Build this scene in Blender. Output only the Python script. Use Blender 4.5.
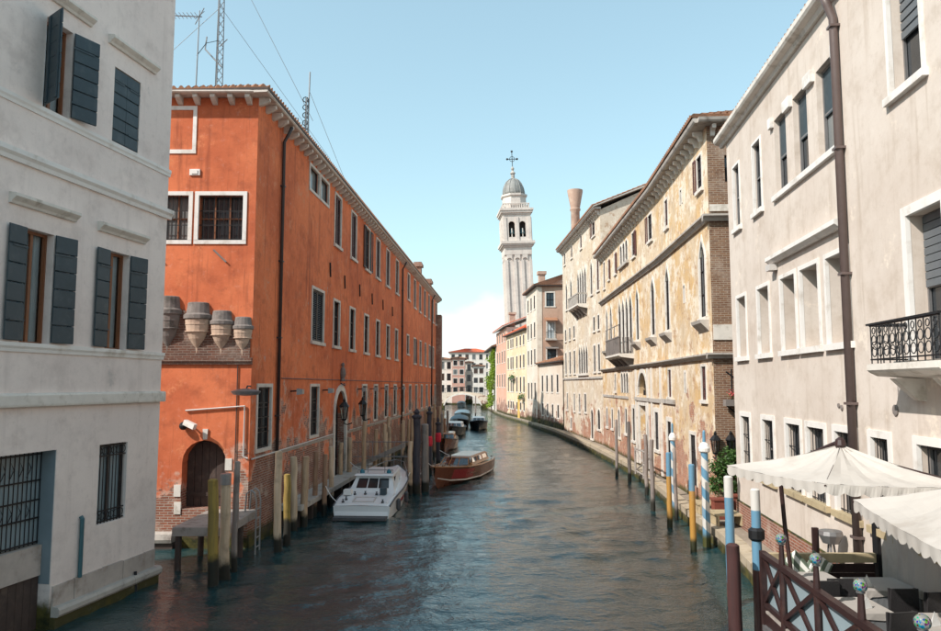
import bpy, math, random
import numpy as np
from mathutils import Vector, Matrix
random.seed(11)
R = math.radians
S = bpy.context.scene
COL = S.collection
for o in list(bpy.data.objects):
    bpy.data.objects.remove(o)

# ------------------------------------------------------------------ camera
cam = bpy.data.cameras.new('camera')
cam.sensor_width = 36.0
cam.lens = 740.0 / 941.0 * 36.0
cam.clip_start = 0.1
cam.clip_end = 6000
co = bpy.data.objects.new('camera', cam)
COL.objects.link(co)
co.location = (0, 0, 5.0)
co.rotation_euler = (R(90) + math.atan(69 / 740.0), 0, 0)
S.camera = co

# ------------------------------------------------------------------ light
SUN_PHI, SUN_EL = R(58), R(41)          # behind the camera, to the left
sdir = Vector((-math.sin(SUN_PHI) * math.cos(SUN_EL), -math.cos(SUN_PHI) * math.cos(SUN_EL), math.sin(SUN_EL)))
sun = bpy.data.lights.new('sun', 'SUN')
sun.energy = 2.45
sun.angle = R(0.55)
sun.color = (1.0, 0.95, 0.89)
so = bpy.data.objects.new('sun', sun)
COL.objects.link(so)
so.location = (-40, -60, 80)
so.rotation_euler = sdir.to_track_quat('Z', 'Y').to_euler()

W = bpy.data.worlds.new('World')
S.world = W
W.use_nodes = True
wt = W.node_tree
wt.nodes.clear()
def wn(t, **k):
    n = wt.nodes.new(t)
    for a, b in k.items():
        setattr(n, a, b)
    return n
wo = wn('ShaderNodeOutputWorld')
bg = wn('ShaderNodeBackground')
bg.inputs['Strength'].default_value = 0.15
sky = wn('ShaderNodeTexSky', sky_type='NISHITA', sun_disc=False)
sky.sun_elevation = SUN_EL
sky.sun_rotation = math.atan2(sdir.x, sdir.y)
sky.altitude = 0
sky.air_density = 1.0
sky.dust_density = 1.0
sky.ozone_density = 1.3
# a bank of white cloud low over the horizon, all the way round
tc = wn('ShaderNodeTexCoord')
sep = wn('ShaderNodeSeparateXYZ')
wt.links.new(tc.outputs['Generated'], sep.inputs[0])
def wmath(op, a, b=None, c=None):
    n = wn('ShaderNodeMath', operation=op)
    for i, v in enumerate((a, b, c)):
        if v is None: continue
        if isinstance(v, (int, float)): n.inputs[i].default_value = v
        else: wt.links.new(v, n.inputs[i])
    return n.outputs[0]
mp = wn('ShaderNodeMapping')
mp.inputs['Scale'].default_value = (1.0, 1.0, 1.9)
mp.inputs['Location'].default_value = (0.03, 0.0, 0.0)
wt.links.new(tc.outputs['Generated'], mp.inputs[0])
nz = wn('ShaderNodeTexNoise')
nz.inputs['Scale'].default_value = 9.0
nz.inputs['Detail'].default_value = 7.0
nz.inputs['Roughness'].default_value = 0.52
wt.links.new(mp.outputs[0], nz.inputs['Vector'])
nl = wn('ShaderNodeTexNoise')
nl.inputs['Scale'].default_value = 2.6
nl.inputs['Detail'].default_value = 3.0
wt.links.new(mp.outputs[0], nl.inputs['Vector'])
h = wmath('MULTIPLY', wmath('SUBTRACT', nz.outputs[0], 0.5), 0.16)
h = wmath('ADD', h, wmath('MULTIPLY', wmath('SUBTRACT', nl.outputs[0], 0.5), 0.35))
h = wmath('SUBTRACT', wmath('ADD', h, 0.145), sep.outputs['Z'])
mr = wn('ShaderNodeMapRange', interpolation_type='SMOOTHSTEP')
mr.inputs['From Min'].default_value = -0.004
mr.inputs['From Max'].default_value = 0.03
wt.links.new(h, mr.inputs['Value'])
mx = wn('ShaderNodeMix', data_type='RGBA')
wt.links.new(wmath('MULTIPLY', mr.outputs[0], 0.85), mx.inputs[0])
tint = wn('ShaderNodeMix', data_type='RGBA', blend_type='MULTIPLY')
tint.inputs[0].default_value = 1.0
gm = wn('ShaderNodeGamma')
gm.inputs[1].default_value = 0.6
wt.links.new(sky.outputs[0], gm.inputs[0])
wt.links.new(gm.outputs[0], tint.inputs[6])
tint.inputs[7].default_value = (1.13, 1.33, 1.21, 1)
wt.links.new(tint.outputs[2], mx.inputs[6])
mx.inputs[7].default_value = (3.05, 3.12, 3.15, 1)
wt.links.new(mx.outputs[2], bg.inputs[0])
wt.links.new(bg.outputs[0], wo.inputs[0])

S.view_settings.view_transform = 'Standard'
S.view_settings.look = 'None'
S.view_settings.exposure = 1.2
S.view_settings.gamma = 1.0
S.view_settings.use_curve_mapping = False
S.render.engine = 'CYCLES'
S.render.resolution_x = 1024
S.render.resolution_y = 687

# ------------------------------------------------------------------ materials
class NT:
    def __init__(s, name):
        s.m = bpy.data.materials.new(name)
        s.m.use_nodes = True
        s.t = s.m.node_tree
        s.t.nodes.clear()
        s.out = s.t.nodes.new('ShaderNodeOutputMaterial')
        s.b = s.t.nodes.new('ShaderNodeBsdfPrincipled')
        s.t.links.new(s.b.outputs[0], s.out.inputs[0])
    def put(s, sock, v):
        if v is None: return
        if isinstance(v, bpy.types.NodeSocket): s.t.links.new(v, sock)
        elif isinstance(v, (tuple, list)) and len(v) == 3 and sock.type == 'RGBA': sock.default_value = (*v, 1)
        else: sock.default_value = v
    def n(s, t, ins=None, **props):
        nd = s.t.nodes.new(t)
        for a, b in props.items(): setattr(nd, a, b)
        for k, v in (ins or {}).items(): s.put(nd.inputs[k], v)
        return nd
    def math(s, op, a, b=None, clamp=False):
        nd = s.n('ShaderNodeMath', {0: a}, operation=op)
        if b is not None: s.put(nd.inputs[1], b)
        nd.use_clamp = clamp
        return nd.outputs[0]
    def mix(s, f, a, b, blend='MIX'):
        nd = s.n('ShaderNodeMix', {0: f, 6: a, 7: b}, data_type='RGBA', blend_type=blend)
        return nd.outputs[2]
    def ramp(s, v, lo, hi):
        nd = s.n('ShaderNodeMapRange', {'Value': v, 'From Min': lo, 'From Max': hi}, interpolation_type='SMOOTHSTEP')
        return nd.outputs[0]
    def map(s, vec, scale=(1, 1, 1), loc=(0, 0, 0)):
        return s.n('ShaderNodeMapping', {'Vector': vec, 'Scale': scale, 'Location': loc}).outputs[0]
    def noise(s, vec, scale, detail=4, rough=0.55, loc=None):
        if loc: vec = s.map(vec, loc=loc)
        return s.n('ShaderNodeTexNoise', {'Vector': vec, 'Scale': scale, 'Detail': detail, 'Roughness': rough}).outputs[0]
    def uv(s): return s.n('ShaderNodeUVMap', uv_map='uv').outputs[0]
    def obj(s): return s.n('ShaderNodeTexCoord').outputs['Object']
    def pos(s): return s.n('ShaderNodeNewGeometry').outputs['Position']
    def posz(s): return s.n('ShaderNodeSeparateXYZ', {0: s.pos()}).outputs[2]
    def bump(s, h, strength=0.4, dist=0.02, nrm=None):
        nd = s.n('ShaderNodeBump', {'Height': h, 'Strength': strength, 'Distance': dist})
        if nrm is not None: s.t.links.new(nrm, nd.inputs['Normal'])
        return nd.outputs[0]
    def done(s, col=None, rough=None, nrm=None, **kw):
        s.put(s.b.inputs['Base Color'], col)
        s.put(s.b.inputs['Roughness'], rough)
        if nrm is not None: s.put(s.b.inputs['Normal'], nrm)
        for k, v in kw.items(): s.put(s.b.inputs[k.replace('_', ' ')], v)
        return s.m

def simple(name, col, rough=0.6, var=0.15, scale=6.0, bump=0.15, metal=0.0, dirt=None, spec=0.5):
    m = NT(name)
    p = m.pos()
    n1 = m.noise(p, scale, 6, 0.6)
    n2 = m.noise(p, scale * 0.13, 3)
    v = m.math('ADD', m.math('MULTIPLY', m.math('SUBTRACT', n1, 0.5), 2 * var), m.math('MULTIPLY', m.math('SUBTRACT', n2, 0.5), 1.6 * var))
    v = m.math('ADD', v, 1.0)
    c = m.mix(1.0, col, m.n('ShaderNodeCombineColor', {0: v, 1: v, 2: v}).outputs[0], 'MULTIPLY')
    if dirt:
        c = m.mix(m.ramp(m.noise(p, scale * 0.5, 8, 0.65, (3, 8, 1)), 0.5, 0.72), c, dirt)
    nb = m.bump(n1, bump, 0.01) if bump else None
    return m.done(c, rough, nb, Metallic=metal, Specular_IOR_Level=spec)

def plaster(name, base, alt, stain, streak=0.35, seed=0.0, rough=0.88, brick=None, patch=None, patch2=None,
            algae=0.5, bcol=((0.30, 0.11, 0.065), (0.20, 0.075, 0.05)), mortar=(0.36, 0.31, 0.26), bump=0.35, upper=None, wash=0.35, grit=0.3):
    """weathered lime render: two base tones, run-down streaks, lost patches, brick laid bare"""
    m = NT(name)
    uv0 = m.uv()
    uv = m.map(uv0, loc=(seed * 13.7, seed * 5.3, seed))
    z = m.n('ShaderNodeSeparateXYZ', {0: uv0}).outputs[1]
    n1 = m.noise(uv, 0.33, 7, 0.62)
    n2 = m.noise(uv, 1.7, 9, 0.66, (7, 3, 1))
    n3 = m.noise(uv, 14, 6, 0.7)
    col = m.mix(m.ramp(n1, 0.36, 0.62), base, alt)
    col = m.mix(m.math('MULTIPLY', m.ramp(n2, 0.46, 0.74), 0.55), col, stain)
    stv = m.noise(m.map(uv, (2.6, 0.16, 1)), 1.0, 7, 0.6)
    col = m.mix(m.math('MULTIPLY', m.ramp(stv, 0.53, 0.72), streak), col, stain)
    st2 = m.noise(m.map(uv, (7.5, 0.35, 1), (3, 1, 4)), 1.0, 5, 0.6)
    col = m.mix(m.math('MULTIPLY', m.ramp(st2, 0.58, 0.74), streak * 0.7), col, stain)
    if patch:
        pc, pa = patch
        pm = m.ramp(m.noise(uv, 0.95, 12, 0.74, (1, 9, 2)), 0.62 - pa * 0.4, 0.72 - pa * 0.4)
        col = m.mix(m.math('MULTIPLY', pm, 0.9), col, pc)
    if patch2:
        pc, pa = patch2
        pm = m.ramp(m.noise(uv, 1.6, 12, 0.75, (4, 2, 7)), 0.63 - pa * 0.4, 0.71 - pa * 0.4)
        col = m.mix(m.math('MULTIPLY', pm, 0.9), col, pc)
    n4 = m.noise(uv, 4.6, 12, 0.78, (6, 1, 3))
    col = m.mix(m.math('MULTIPLY', m.ramp(n4, 0.53, 0.66), grit), col, stain)
    col = m.mix(m.math('MULTIPLY', m.ramp(n4, 0.46, 0.34), grit * 0.6), col, m.mix(0.5, base, (0.78, 0.74, 0.68)))
    height = m.math('ADD', m.math('MULTIPLY', n3, 0.5), m.math('MULTIPLY', n4, 0.7))
    if brick:
        zt, k, amt = brick
        bn = m.noise(uv, 0.8, 10, 0.66, (2, 6, 5))
        v = m.math('ADD', bn, m.math('MULTIPLY', m.math('SUBTRACT', zt, z), k))
        v = m.math('MINIMUM', v, amt + 0.35 * 1.0)
        vv = m.math('ADD', v, m.math('MULTIPLY', m.math('SUBTRACT', bn, 0.5), 0.9))
        bm = m.ramp(vv, 0.60, 0.63)
        salt = m.math('MULTIPLY', m.ramp(vv, 0.44, 0.60), m.ramp(n2, 0.36, 0.56))
        col = m.mix(m.math('MULTIPLY', salt, 0.55), col, (0.60, 0.47, 0.38))
        warp = m.n('ShaderNodeVectorMath', {0: uv, 1: m.n('ShaderNodeVectorMath', {0: m.n('ShaderNodeTexNoise', {'Vector': uv, 'Scale': 3.0}).outputs[1], 'Scale': 0.03}, operation='SCALE').outputs[0]}, operation='ADD').outputs[0]
        bt = m.n('ShaderNodeTexBrick', {'Vector': warp, 'Color1': bcol[0], 'Color2': bcol[1], 'Mortar': mortar, 'Scale': 1.0,
                                        'Mortar Size': 0.011, 'Mortar Smooth': 0.4, 'Bias': 0.1, 'Brick Width': 0.26, 'Row Height': 0.078})
        bc = m.mix(m.math('MULTIPLY', m.ramp(m.noise(uv, 1.3, 9, 0.7, (5, 5, 5)), 0.48, 0.70), wash + 0.25), bt.outputs[0], (0.50, 0.42, 0.35))
        bc = m.mix(m.math('MULTIPLY', m.ramp(m.noise(uv, 3.1, 6, 0.6, (8, 1, 5)), 0.55, 0.75), 0.6), bc, (0.10, 0.045, 0.03))
        col = m.mix(bm, col, bc)
        hb = m.math('MULTIPLY', m.math('SUBTRACT', 1.0, bt.outputs[1]), 0.9)
        height = m.math('ADD', m.math('MULTIPLY', m.math('SUBTRACT', 1.0, bm), 1.6), m.math('ADD', height, m.math('MULTIPLY', hb, bm)))
    col = m.mix(m.math('MULTIPLY', m.ramp(n3, 0.5, 0.85), 0.28), col, stain)
    if algae:
        am = m.ramp(m.math('ADD', m.math('SUBTRACT', algae, z), m.math('MULTIPLY', m.math('SUBTRACT', n2, 0.5), 0.8)), -0.1, 0.25)
        ac = m.mix(m.ramp(n2, 0.4, 0.65), (0.020, 0.024, 0.010), (0.10, 0.085, 0.022))
        col = m.mix(am, col, ac)
    return m.done(col, rough, m.bump(height, bump, 0.018), Specular_IOR_Level=0.25)

M = {}
M['red'] = plaster('red_render', (0.75, 0.205, 0.080), (0.58, 0.140, 0.054), (0.30, 0.072, 0.034), 0.85, 1.0, brick=(3.7, 0.17, 0.46), patch=((0.66, 0.25, 0.13), 0.16), patch2=((0.46, 0.33, 0.27), 0.06), wash=0.6)
M['redfront'] = plaster('red_render_front', (0.68, 0.195, 0.085), (0.52, 0.13, 0.056), (0.26, 0.066, 0.034), 0.75, 2.0, brick=(2.5, 0.26, 0.50), patch=((0.68, 0.24, 0.11), 0.12))
M['brickwall'] = plaster('bare_brick', (0.3, 0.12, 0.07), (0.22, 0.09, 0.06), (0.12, 0.06, 0.04), 0.5, 3.0, brick=(50, 1, 5), algae=0.3)
M['brickdark'] = plaster('sooty_brick', (0.16, 0.07, 0.05), (0.12, 0.055, 0.04), (0.06, 0.03, 0.025), 0.5, 17.0, brick=(50, 1, 5), algae=None, bcol=((0.17, 0.075, 0.05), (0.10, 0.05, 0.038)), mortar=(0.22, 0.17, 0.14), wash=0.0)
M['cupclay'] = simple('pale_cup_clay', (0.50, 0.36, 0.27), 0.85, 0.25, 5, 0.4, dirt=(0.30, 0.20, 0.15))
M['brickpale'] = plaster('bare_old_brick', (0.3, 0.12, 0.07), (0.22, 0.09, 0.06), (0.12, 0.06, 0.04), 0.5, 9.0, brick=(50, 1, 5), algae=0.3, bcol=((0.25, 0.135, 0.08), (0.165, 0.085, 0.055)), mortar=(0.34, 0.28, 0.21), wash=0.1)
M['greywhite'] = plaster('cool_white_render', (0.82, 0.71, 0.65), (0.75, 0.645, 0.595), (0.54, 0.45, 0.41), 0.34, 4.0, algae=0.55, bump=0.3, grit=0.35, patch=((0.52, 0.46, 0.43), 0.02))
M['cream'] = plaster('cream_render', (0.63, 0.55, 0.485), (0.57, 0.485, 0.42), (0.42, 0.335, 0.265), 0.6, 5.0, algae=0.3, bump=0.2, patch=((0.74, 0.64, 0.54), 0.10))
M['palace'] = plaster('ochre_palace_render', (0.60, 0.39, 0.18), (0.60, 0.48, 0.345), (0.40, 0.28, 0.18), 0.6, 6.0, brick=(3.6, 0.10, 0.40), patch=((0.74, 0.65, 0.53), 0.34), patch2=((0.40, 0.24, 0.14), 0.22), grit=0.6, algae=0.75, bcol=((0.46, 0.20, 0.11), (0.36, 0.15, 0.09)), bump=0.45, wash=0.45)
M['palacegrey'] = plaster('pale_palace_render', (0.58, 0.47, 0.345), (0.60, 0.53, 0.44), (0.40, 0.30, 0.21), 0.6, 7.0, brick=(2.8, 0.12, 0.36), patch=((0.73, 0.66, 0.56), 0.30), patch2=((0.38, 0.25, 0.16), 0.20), grit=0.6, algae=0.7, bump=0.45, bcol=((0.46, 0.20, 0.11), (0.36, 0.15, 0.09)), wash=0.45)
M['tan'] = plaster('tan_pink_render', (0.47, 0.30, 0.22), (0.52, 0.36, 0.27), (0.32, 0.2, 0.15), 0.4, 8.0, brick=(0.8, 0.16, 0.4), algae=0.8)
M['whiteold'] = plaster('old_white_render', (0.70, 0.62, 0.53), (0.64, 0.53, 0.43), (0.45, 0.36, 0.28), 0.4, 10.0, brick=(2.2, 0.2, 0.4), algae=1.2, grit=0.5)  # foot of bare brick and algae carried higher to paint in shade
M['peach'] = plaster('peach_render', (0.74, 0.56, 0.37), (0.70, 0.50, 0.32), (0.5, 0.34, 0.22), 0.35, 11.0, algae=0.9, patch=((0.76, 0.65, 0.5), 0.2), brick=(2.2, 0.2, 0.4), grit=0.5)  # brick and algae reach up the base, partly as painted shade
M['pink'] = plaster('pink_render', (0.66, 0.33, 0.23), (0.60, 0.36, 0.27), (0.42, 0.22, 0.16), 0.35, 12.0, algae=0.9, brick=(2.6, 0.2, 0.4), grit=0.5)  # brick and algae at the base also darken it for shade
M['farwhite'] = plaster('far_white_render', (0.70, 0.64, 0.58), (0.64, 0.56, 0.5), (0.45, 0.38, 0.33), 0.3, 13.0, algae=0.5)
M['farpink'] = plaster('far_rose_render', (0.46, 0.25, 0.20), (0.5, 0.3, 0.24), (0.32, 0.18, 0.15), 0.3, 14.0, algae=0.5)
M['tower'] = plaster('tower_stone', (0.68, 0.61, 0.55), (0.60, 0.53, 0.48), (0.42, 0.37, 0.34), 0.5, 15.0, algae=None)
M['stone'] = simple('istrian_stone', (0.66, 0.61, 0.55), 0.75, 0.16, 5, 0.3, dirt=(0.42, 0.37, 0.31))
M['stonegrey'] = simple('grey_stone', (0.42, 0.38, 0.34), 0.8, 0.25, 4, 0.4, dirt=(0.18, 0.15, 0.13))
M['stonedark'] = simple('dark_stone', (0.20, 0.17, 0.155), 0.85, 0.3, 5, 0.4, dirt=(0.08, 0.07, 0.06))
M['frame'] = simple('dirty_white_frame', (0.60, 0.53, 0.47), 0.75, 0.2, 4, 0.3, dirt=(0.38, 0.31, 0.26))
M['whitepaint'] = simple('white_paint', (0.74, 0.70, 0.66), 0.6, 0.08, 4, 0.1, dirt=(0.55, 0.49, 0.43))
M['plinth'] = simple('plinth_stone', (0.43, 0.37, 0.33), 0.85, 0.25, 4, 0.4, dirt=(0.28, 0.22, 0.18))
M['darkteal'] = simple('teal_shutter_paint', (0.030, 0.050, 0.062), 0.55, 0.25, 8, 0.2, dirt=(0.055, 0.075, 0.085))
M['brownshutter'] = simple('maroon_shutter_paint', (0.115, 0.040, 0.034), 0.6, 0.25, 8, 0.2, dirt=(0.17, 0.08, 0.06))
M['blackshutter'] = simple('dark_shutter_paint', (0.030, 0.020, 0.020), 0.55, 0.25, 8, 0.2)
M['wood'] = simple('brown_window_wood', (0.20, 0.075, 0.032), 0.45, 0.25, 9, 0.2)
M['darkwood'] = simple('dark_aged_wood', (0.055, 0.036, 0.030), 0.75, 0.35, 6, 0.4, dirt=(0.10, 0.07, 0.055))
M['greywood'] = simple('silvered_wood', (0.33, 0.29, 0.26), 0.85, 0.25, 6, 0.4, dirt=(0.18, 0.15, 0.13))
M['maroon'] = simple('maroon_timber_paint', (0.032, 0.014, 0.013), 0.5, 0.3, 8, 0.2, dirt=(0.055, 0.025, 0.02))
M['timber'] = simple('yellow_grey_timber', (0.42, 0.33, 0.20), 0.8, 0.25, 6, 0.3, dirt=(0.22, 0.17, 0.11))
M['iron'] = simple('black_iron', (0.018, 0.018, 0.020), 0.5, 0.3, 12, 0.1, metal=0.4)
M['zinc'] = simple('grey_zinc', (0.26, 0.25, 0.25), 0.45, 0.2, 7, 0.1, metal=0.6)
M['lightpipe'] = simple('grey_conduit', (0.52, 0.48, 0.45), 0.5, 0.15, 7, 0.0)
M['brownpipe'] = simple('brown_downpipe', (0.115, 0.082, 0.075), 0.45, 0.2, 7, 0.05)
M['blackpipe'] = simple('dark_downpipe', (0.040, 0.026, 0.024), 0.5, 0.2, 7, 0.05)
M['tealpipe'] = simple('teal_pipe', (0.035, 0.105, 0.125), 0.45, 0.2, 7, 0.05)
M['lead'] = simple('dull_lead', (0.25, 0.245, 0.23), 0.6, 0.25, 3, 0.2, dirt=(0.16, 0.15, 0.13))
M['tile'] = simple('terracotta_roof_tile', (0.33, 0.155, 0.085), 0.85, 0.35, 2.2, 0.3, dirt=(0.17, 0.11, 0.075))
M['redtile'] = simple('bright_red_roof_tile', (0.56, 0.125, 0.055), 0.8, 0.25, 1.2, 0.3)
M['terracotta'] = simple('terracotta_pot', (0.44, 0.30, 0.23), 0.85, 0.25, 3, 0.3, dirt=(0.55, 0.42, 0.33))
M['glass'] = NT('window_glass').done((0.022, 0.026, 0.030), 0.06, Specular_IOR_Level=0.6)
M['bluegrey'] = simple('blue_grey_glazing', (0.26, 0.33, 0.36), 0.2, 0.12, 2, 0.0)
M['glasspale'] = simple('curtained_glass', (0.16, 0.17, 0.17), 0.12, 0.3, 1.5, 0.0)
M['glassbrown'] = simple('brown_shade_behind_glass', (0.075, 0.045, 0.035), 0.15, 0.3, 2.0, 0.0)
M['curtain'] = simple('white_curtain', (0.55, 0.60, 0.62), 0.8, 0.15, 3, 0.1)
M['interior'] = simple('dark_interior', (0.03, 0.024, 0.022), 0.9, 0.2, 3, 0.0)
M['blind'] = simple('grey_blind', (0.12, 0.13, 0.14), 0.6, 0.15, 3, 0.1)
M['reveal'] = simple('pale_reveal_render', (0.50, 0.50, 0.49), 0.85, 0.12, 3, 0.15)
M['bluereveal'] = simple('blue_grey_reveal', (0.19, 0.235, 0.26), 0.8, 0.2, 3, 0.2)

def thin_glass(name, tint, rough=0.03, fac=0.82):
    m = NT(name)
    tr = m.n('ShaderNodeBsdfTransparent', {'Color': tint})
    gl = m.n('ShaderNodeBsdfGlossy', {'Color': (1, 1, 1), 'Roughness': rough})
    fr = m.n('ShaderNodeFresnel', {'IOR': 1.45})
    ms = m.n('ShaderNodeMixShader', {0: m.math('ADD', fr.outputs[0], 1 - fac - 0.1, True), 1: tr.outputs[0], 2: gl.outputs[0]})
    m.t.links.new(ms.outputs[0], m.out.inputs[0])
    return m.m
M['clear'] = thin_glass('clear_glass', (0.80, 0.86, 0.88))
M['frost'] = simple('frosted_pale_panel', (0.27, 0.34, 0.37), 0.25, 0.08, 2, 0.0)

def pole_wood(name, c1, c2, wet=0.45):
    m = NT(name)
    o = m.pos()
    n = m.noise(m.map(o, (9, 9, 0.9)), 1.0, 6, 0.6)
    n2 = m.noise(o, 2.3, 5, 0.6)
    c = m.mix(m.ramp(n, 0.35, 0.68), c1, c2)
    c = m.mix(m.math('MULTIPLY', m.ramp(n2, 0.52, 0.72), 0.6), c, tuple(v * 0.42 for v in c1))
    w = m.ramp(m.math('ADD', m.math('SUBTRACT', wet, m.posz()), m.math('MULTIPLY', m.math('SUBTRACT', n2, 0.5), 0.5)), -0.12, 0.12)
    c = m.mix(w, c, (0.018, 0.016, 0.010))
    return m.done(c, 0.8, m.bump(n, 0.5, 0.02))
M['pole'] = pole_wood('weathered_mooring_wood', (0.52, 0.36, 0.23), (0.36, 0.24, 0.155))
M['polepale'] = pole_wood('pale_mooring_wood', (0.62, 0.47, 0.33), (0.45, 0.32, 0.21))
M['polebrown'] = pole_wood('brown_mooring_wood', (0.25, 0.145, 0.09), (0.36, 0.22, 0.14))
M['polegrey'] = pole_wood('grey_mooring_wood', (0.20, 0.165, 0.15), (0.30, 0.25, 0.22))
M['poleyellow'] = pole_wood('mossy_yellow_mooring_wood', (0.33, 0.22, 0.045), (0.22, 0.15, 0.045), 0.7)
M['poledark'] = pole_wood('dark_blue_mooring_wood', (0.035, 0.035, 0.050), (0.07, 0.06, 0.07))

def bands(name, stops, wet=0.4, gloss=0.5):
    """painted pole: stops = [(world z, colour) ...] from the top down"""
    m = NT(name)
    z = m.posz()
    n = m.noise(m.map(m.pos(), (8, 8, 1.2)), 1.0, 5, 0.6)
    c = stops[0][1]
    for zz, cc in stops[1:]:
        c = m.mix(m.ramp(m.math('SUBTRACT', m.math('ADD', zz, m.math('MULTIPLY', m.math('SUBTRACT', n, 0.5), 0.03)), z), -0.01, 0.01), c, cc)
    c = m.mix(m.math('MULTIPLY', m.ramp(n, 0.5, 0.8), 0.45), c, (0.30, 0.25, 0.20))
    c = m.mix(m.ramp(m.math('SUBTRACT', wet, z), -0.1, 0.1), c, (0.03, 0.03, 0.012))
    return m.done(c, gloss, m.bump(n, 0.2, 0.01))
def barber(name, ca, cb, pitch, wet=0.4):
    m = NT(name)
    sx = m.n('ShaderNodeSeparateXYZ', {0: m.obj()})
    ang = m.math('DIVIDE', m.math('ARCTAN2', sx.outputs[1], sx.outputs[0]), 2 * math.pi)
    v = m.math('FRACT', m.math('ADD', m.math('ADD', ang, m.math('DIVIDE', sx.outputs[2], pitch)), 10.0))
    n = m.noise(m.map(m.pos(), (8, 8, 1.5)), 1.0, 5, 0.6)
    c = m.mix(m.math('MULTIPLY', m.ramp(v, 0.02, 0.04), m.math('SUBTRACT', 1.0, m.ramp(v, 0.52, 0.54))), ca, cb)
    c = m.mix(m.math('MULTIPLY', m.ramp(n, 0.5, 0.78), 0.4), c, (0.40, 0.36, 0.32))
    c = m.mix(m.ramp(m.math('SUBTRACT', wet, m.posz()), -0.1, 0.15), c, (0.06, 0.06, 0.015))
    return m.done(c, 0.5, m.bump(n, 0.2, 0.01))
BLUE, WHITE, YEL = (0.115, 0.25, 0.36), (0.58, 0.55, 0.51), (0.42, 0.215, 0.045)
M['barber'] = barber('blue_white_stripes', WHITE, BLUE, 0.62)

def leafmat(name, c1, c2):
    m = NT(name)
    n = m.noise(m.pos(), 4.0, 4, 0.6)
    g = m.n('ShaderNodeObjectInfo').outputs['Random']
    c = m.mix(m.ramp(n, 0.35, 0.65), c1, c2)
    m.done(c, 0.55)
    tl = m.n('ShaderNodeBsdfTranslucent', {'Color': c2})
    ms = m.n('ShaderNodeMixShader', {0: 0.3, 1: m.b.outputs[0], 2: tl.outputs[0]})
    m.t.links.new(ms.outputs[0], m.out.inputs[0])
    return m.m
M['leaf'] = leafmat('green_leaves', (0.035, 0.085, 0.018), (0.085, 0.17, 0.035))
M['ivy'] = leafmat('ivy_leaves', (0.09, 0.22, 0.015), (0.26, 0.33, 0.03))
M['flower'] = simple('red_flowers', (0.45, 0.05, 0.05), 0.6, 0.4, 20, 0.0)
M['sat_red'] = simple('red_cloth', (0.60, 0.015, 0.04), 0.6, 0.1, 5, 0.0)
M['canvas'] = simple('off_white_canvas', (0.455, 0.415, 0.375), 0.85, 0.14, 1.6, 0.3, dirt=(0.36, 0.315, 0.275))
M['cloth'] = simple('grey_tablecloth', (0.36, 0.33, 0.30), 0.85, 0.1, 3, 0.15)
M['clothside'] = simple('steel_grey_overcloth', (0.15, 0.155, 0.16), 0.85, 0.12, 4, 0.15)
M['linen'] = simple('white_linen', (0.75, 0.74, 0.72), 0.85, 0.08, 5, 0.1)
M['rattan'] = simple('dark_woven_rattan', (0.022, 0.020, 0.021), 0.6, 0.4, 40, 0.5)
M['cushion'] = simple('striped_cushion', (0.52, 0.54, 0.47), 0.85, 0.1, 5, 0.1)
M['bwhite'] = simple('white_gelcoat', (0.74, 0.76, 0.77), 0.25, 0.05, 3, 0.0)
M['bgrey'] = simple('grey_rubber', (0.07, 0.07, 0.075), 0.6, 0.15, 5, 0.1)
M['bnavy'] = simple('navy_cover', (0.035, 0.06, 0.075), 0.6, 0.2, 4, 0.2)
M['bred'] = simple('red_hull_stripe', (0.33, 0.018, 0.022), 0.3, 0.1, 4, 0.0)
M['bluelamp'] = simple('blue_beacon', (0.02, 0.16, 0.22), 0.15, 0.1, 4, 0.0)
M['varnish'] = simple('varnished_mahogany', (0.15, 0.042, 0.018), 0.18, 0.35, 4, 0.05)
M['varnishlight'] = simple('golden_varnish', (0.34, 0.15, 0.06), 0.2, 0.3, 4, 0.05)
M['bblack'] = simple('black_hull', (0.016, 0.015, 0.017), 0.25, 0.2, 4, 0.0)
M['bclear'] = thin_glass('boat_glass', (0.62, 0.68, 0.72))
M['boatblue'] = simple('grey_blue_canvas', (0.13, 0.20, 0.24), 0.7, 0.2, 4, 0.2)

def ballmat():
    m = NT('mosaic_glass')
    vo = m.n('ShaderNodeTexVoronoi', {'Vector': m.obj(), 'Scale': 45.0})
    hs = m.n('ShaderNodeHueSaturation', {'Color': vo.outputs['Color'], 'Saturation': 1.1, 'Value': 0.32})
    wmask = m.ramp(m.n('ShaderNodeSeparateColor', {0: vo.outputs['Color']}).outputs[0], 0.4, 0.5)
    c = m.mix(wmask, hs.outputs[0], (0.22, 0.22, 0.21))
    return m.done(c, 0.03, None, Coat_Weight=0.7)
M['ball'] = ballmat()
def cushionmat():
    m = NT('green_white_stripe_cloth')
    sx = m.n('ShaderNodeSeparateXYZ', {0: m.obj()})
    v = m.math('FRACT', m.math('ADD', m.math('MULTIPLY', m.math('ADD', sx.outputs[0], sx.outputs[2]), 7.0), 20.0))
    return m.done(m.mix(m.ramp(v, 0.45, 0.5), (0.60, 0.60, 0.55), (0.10, 0.13, 0.09)), 0.85)
M['stripecloth'] = cushionmat()
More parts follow.
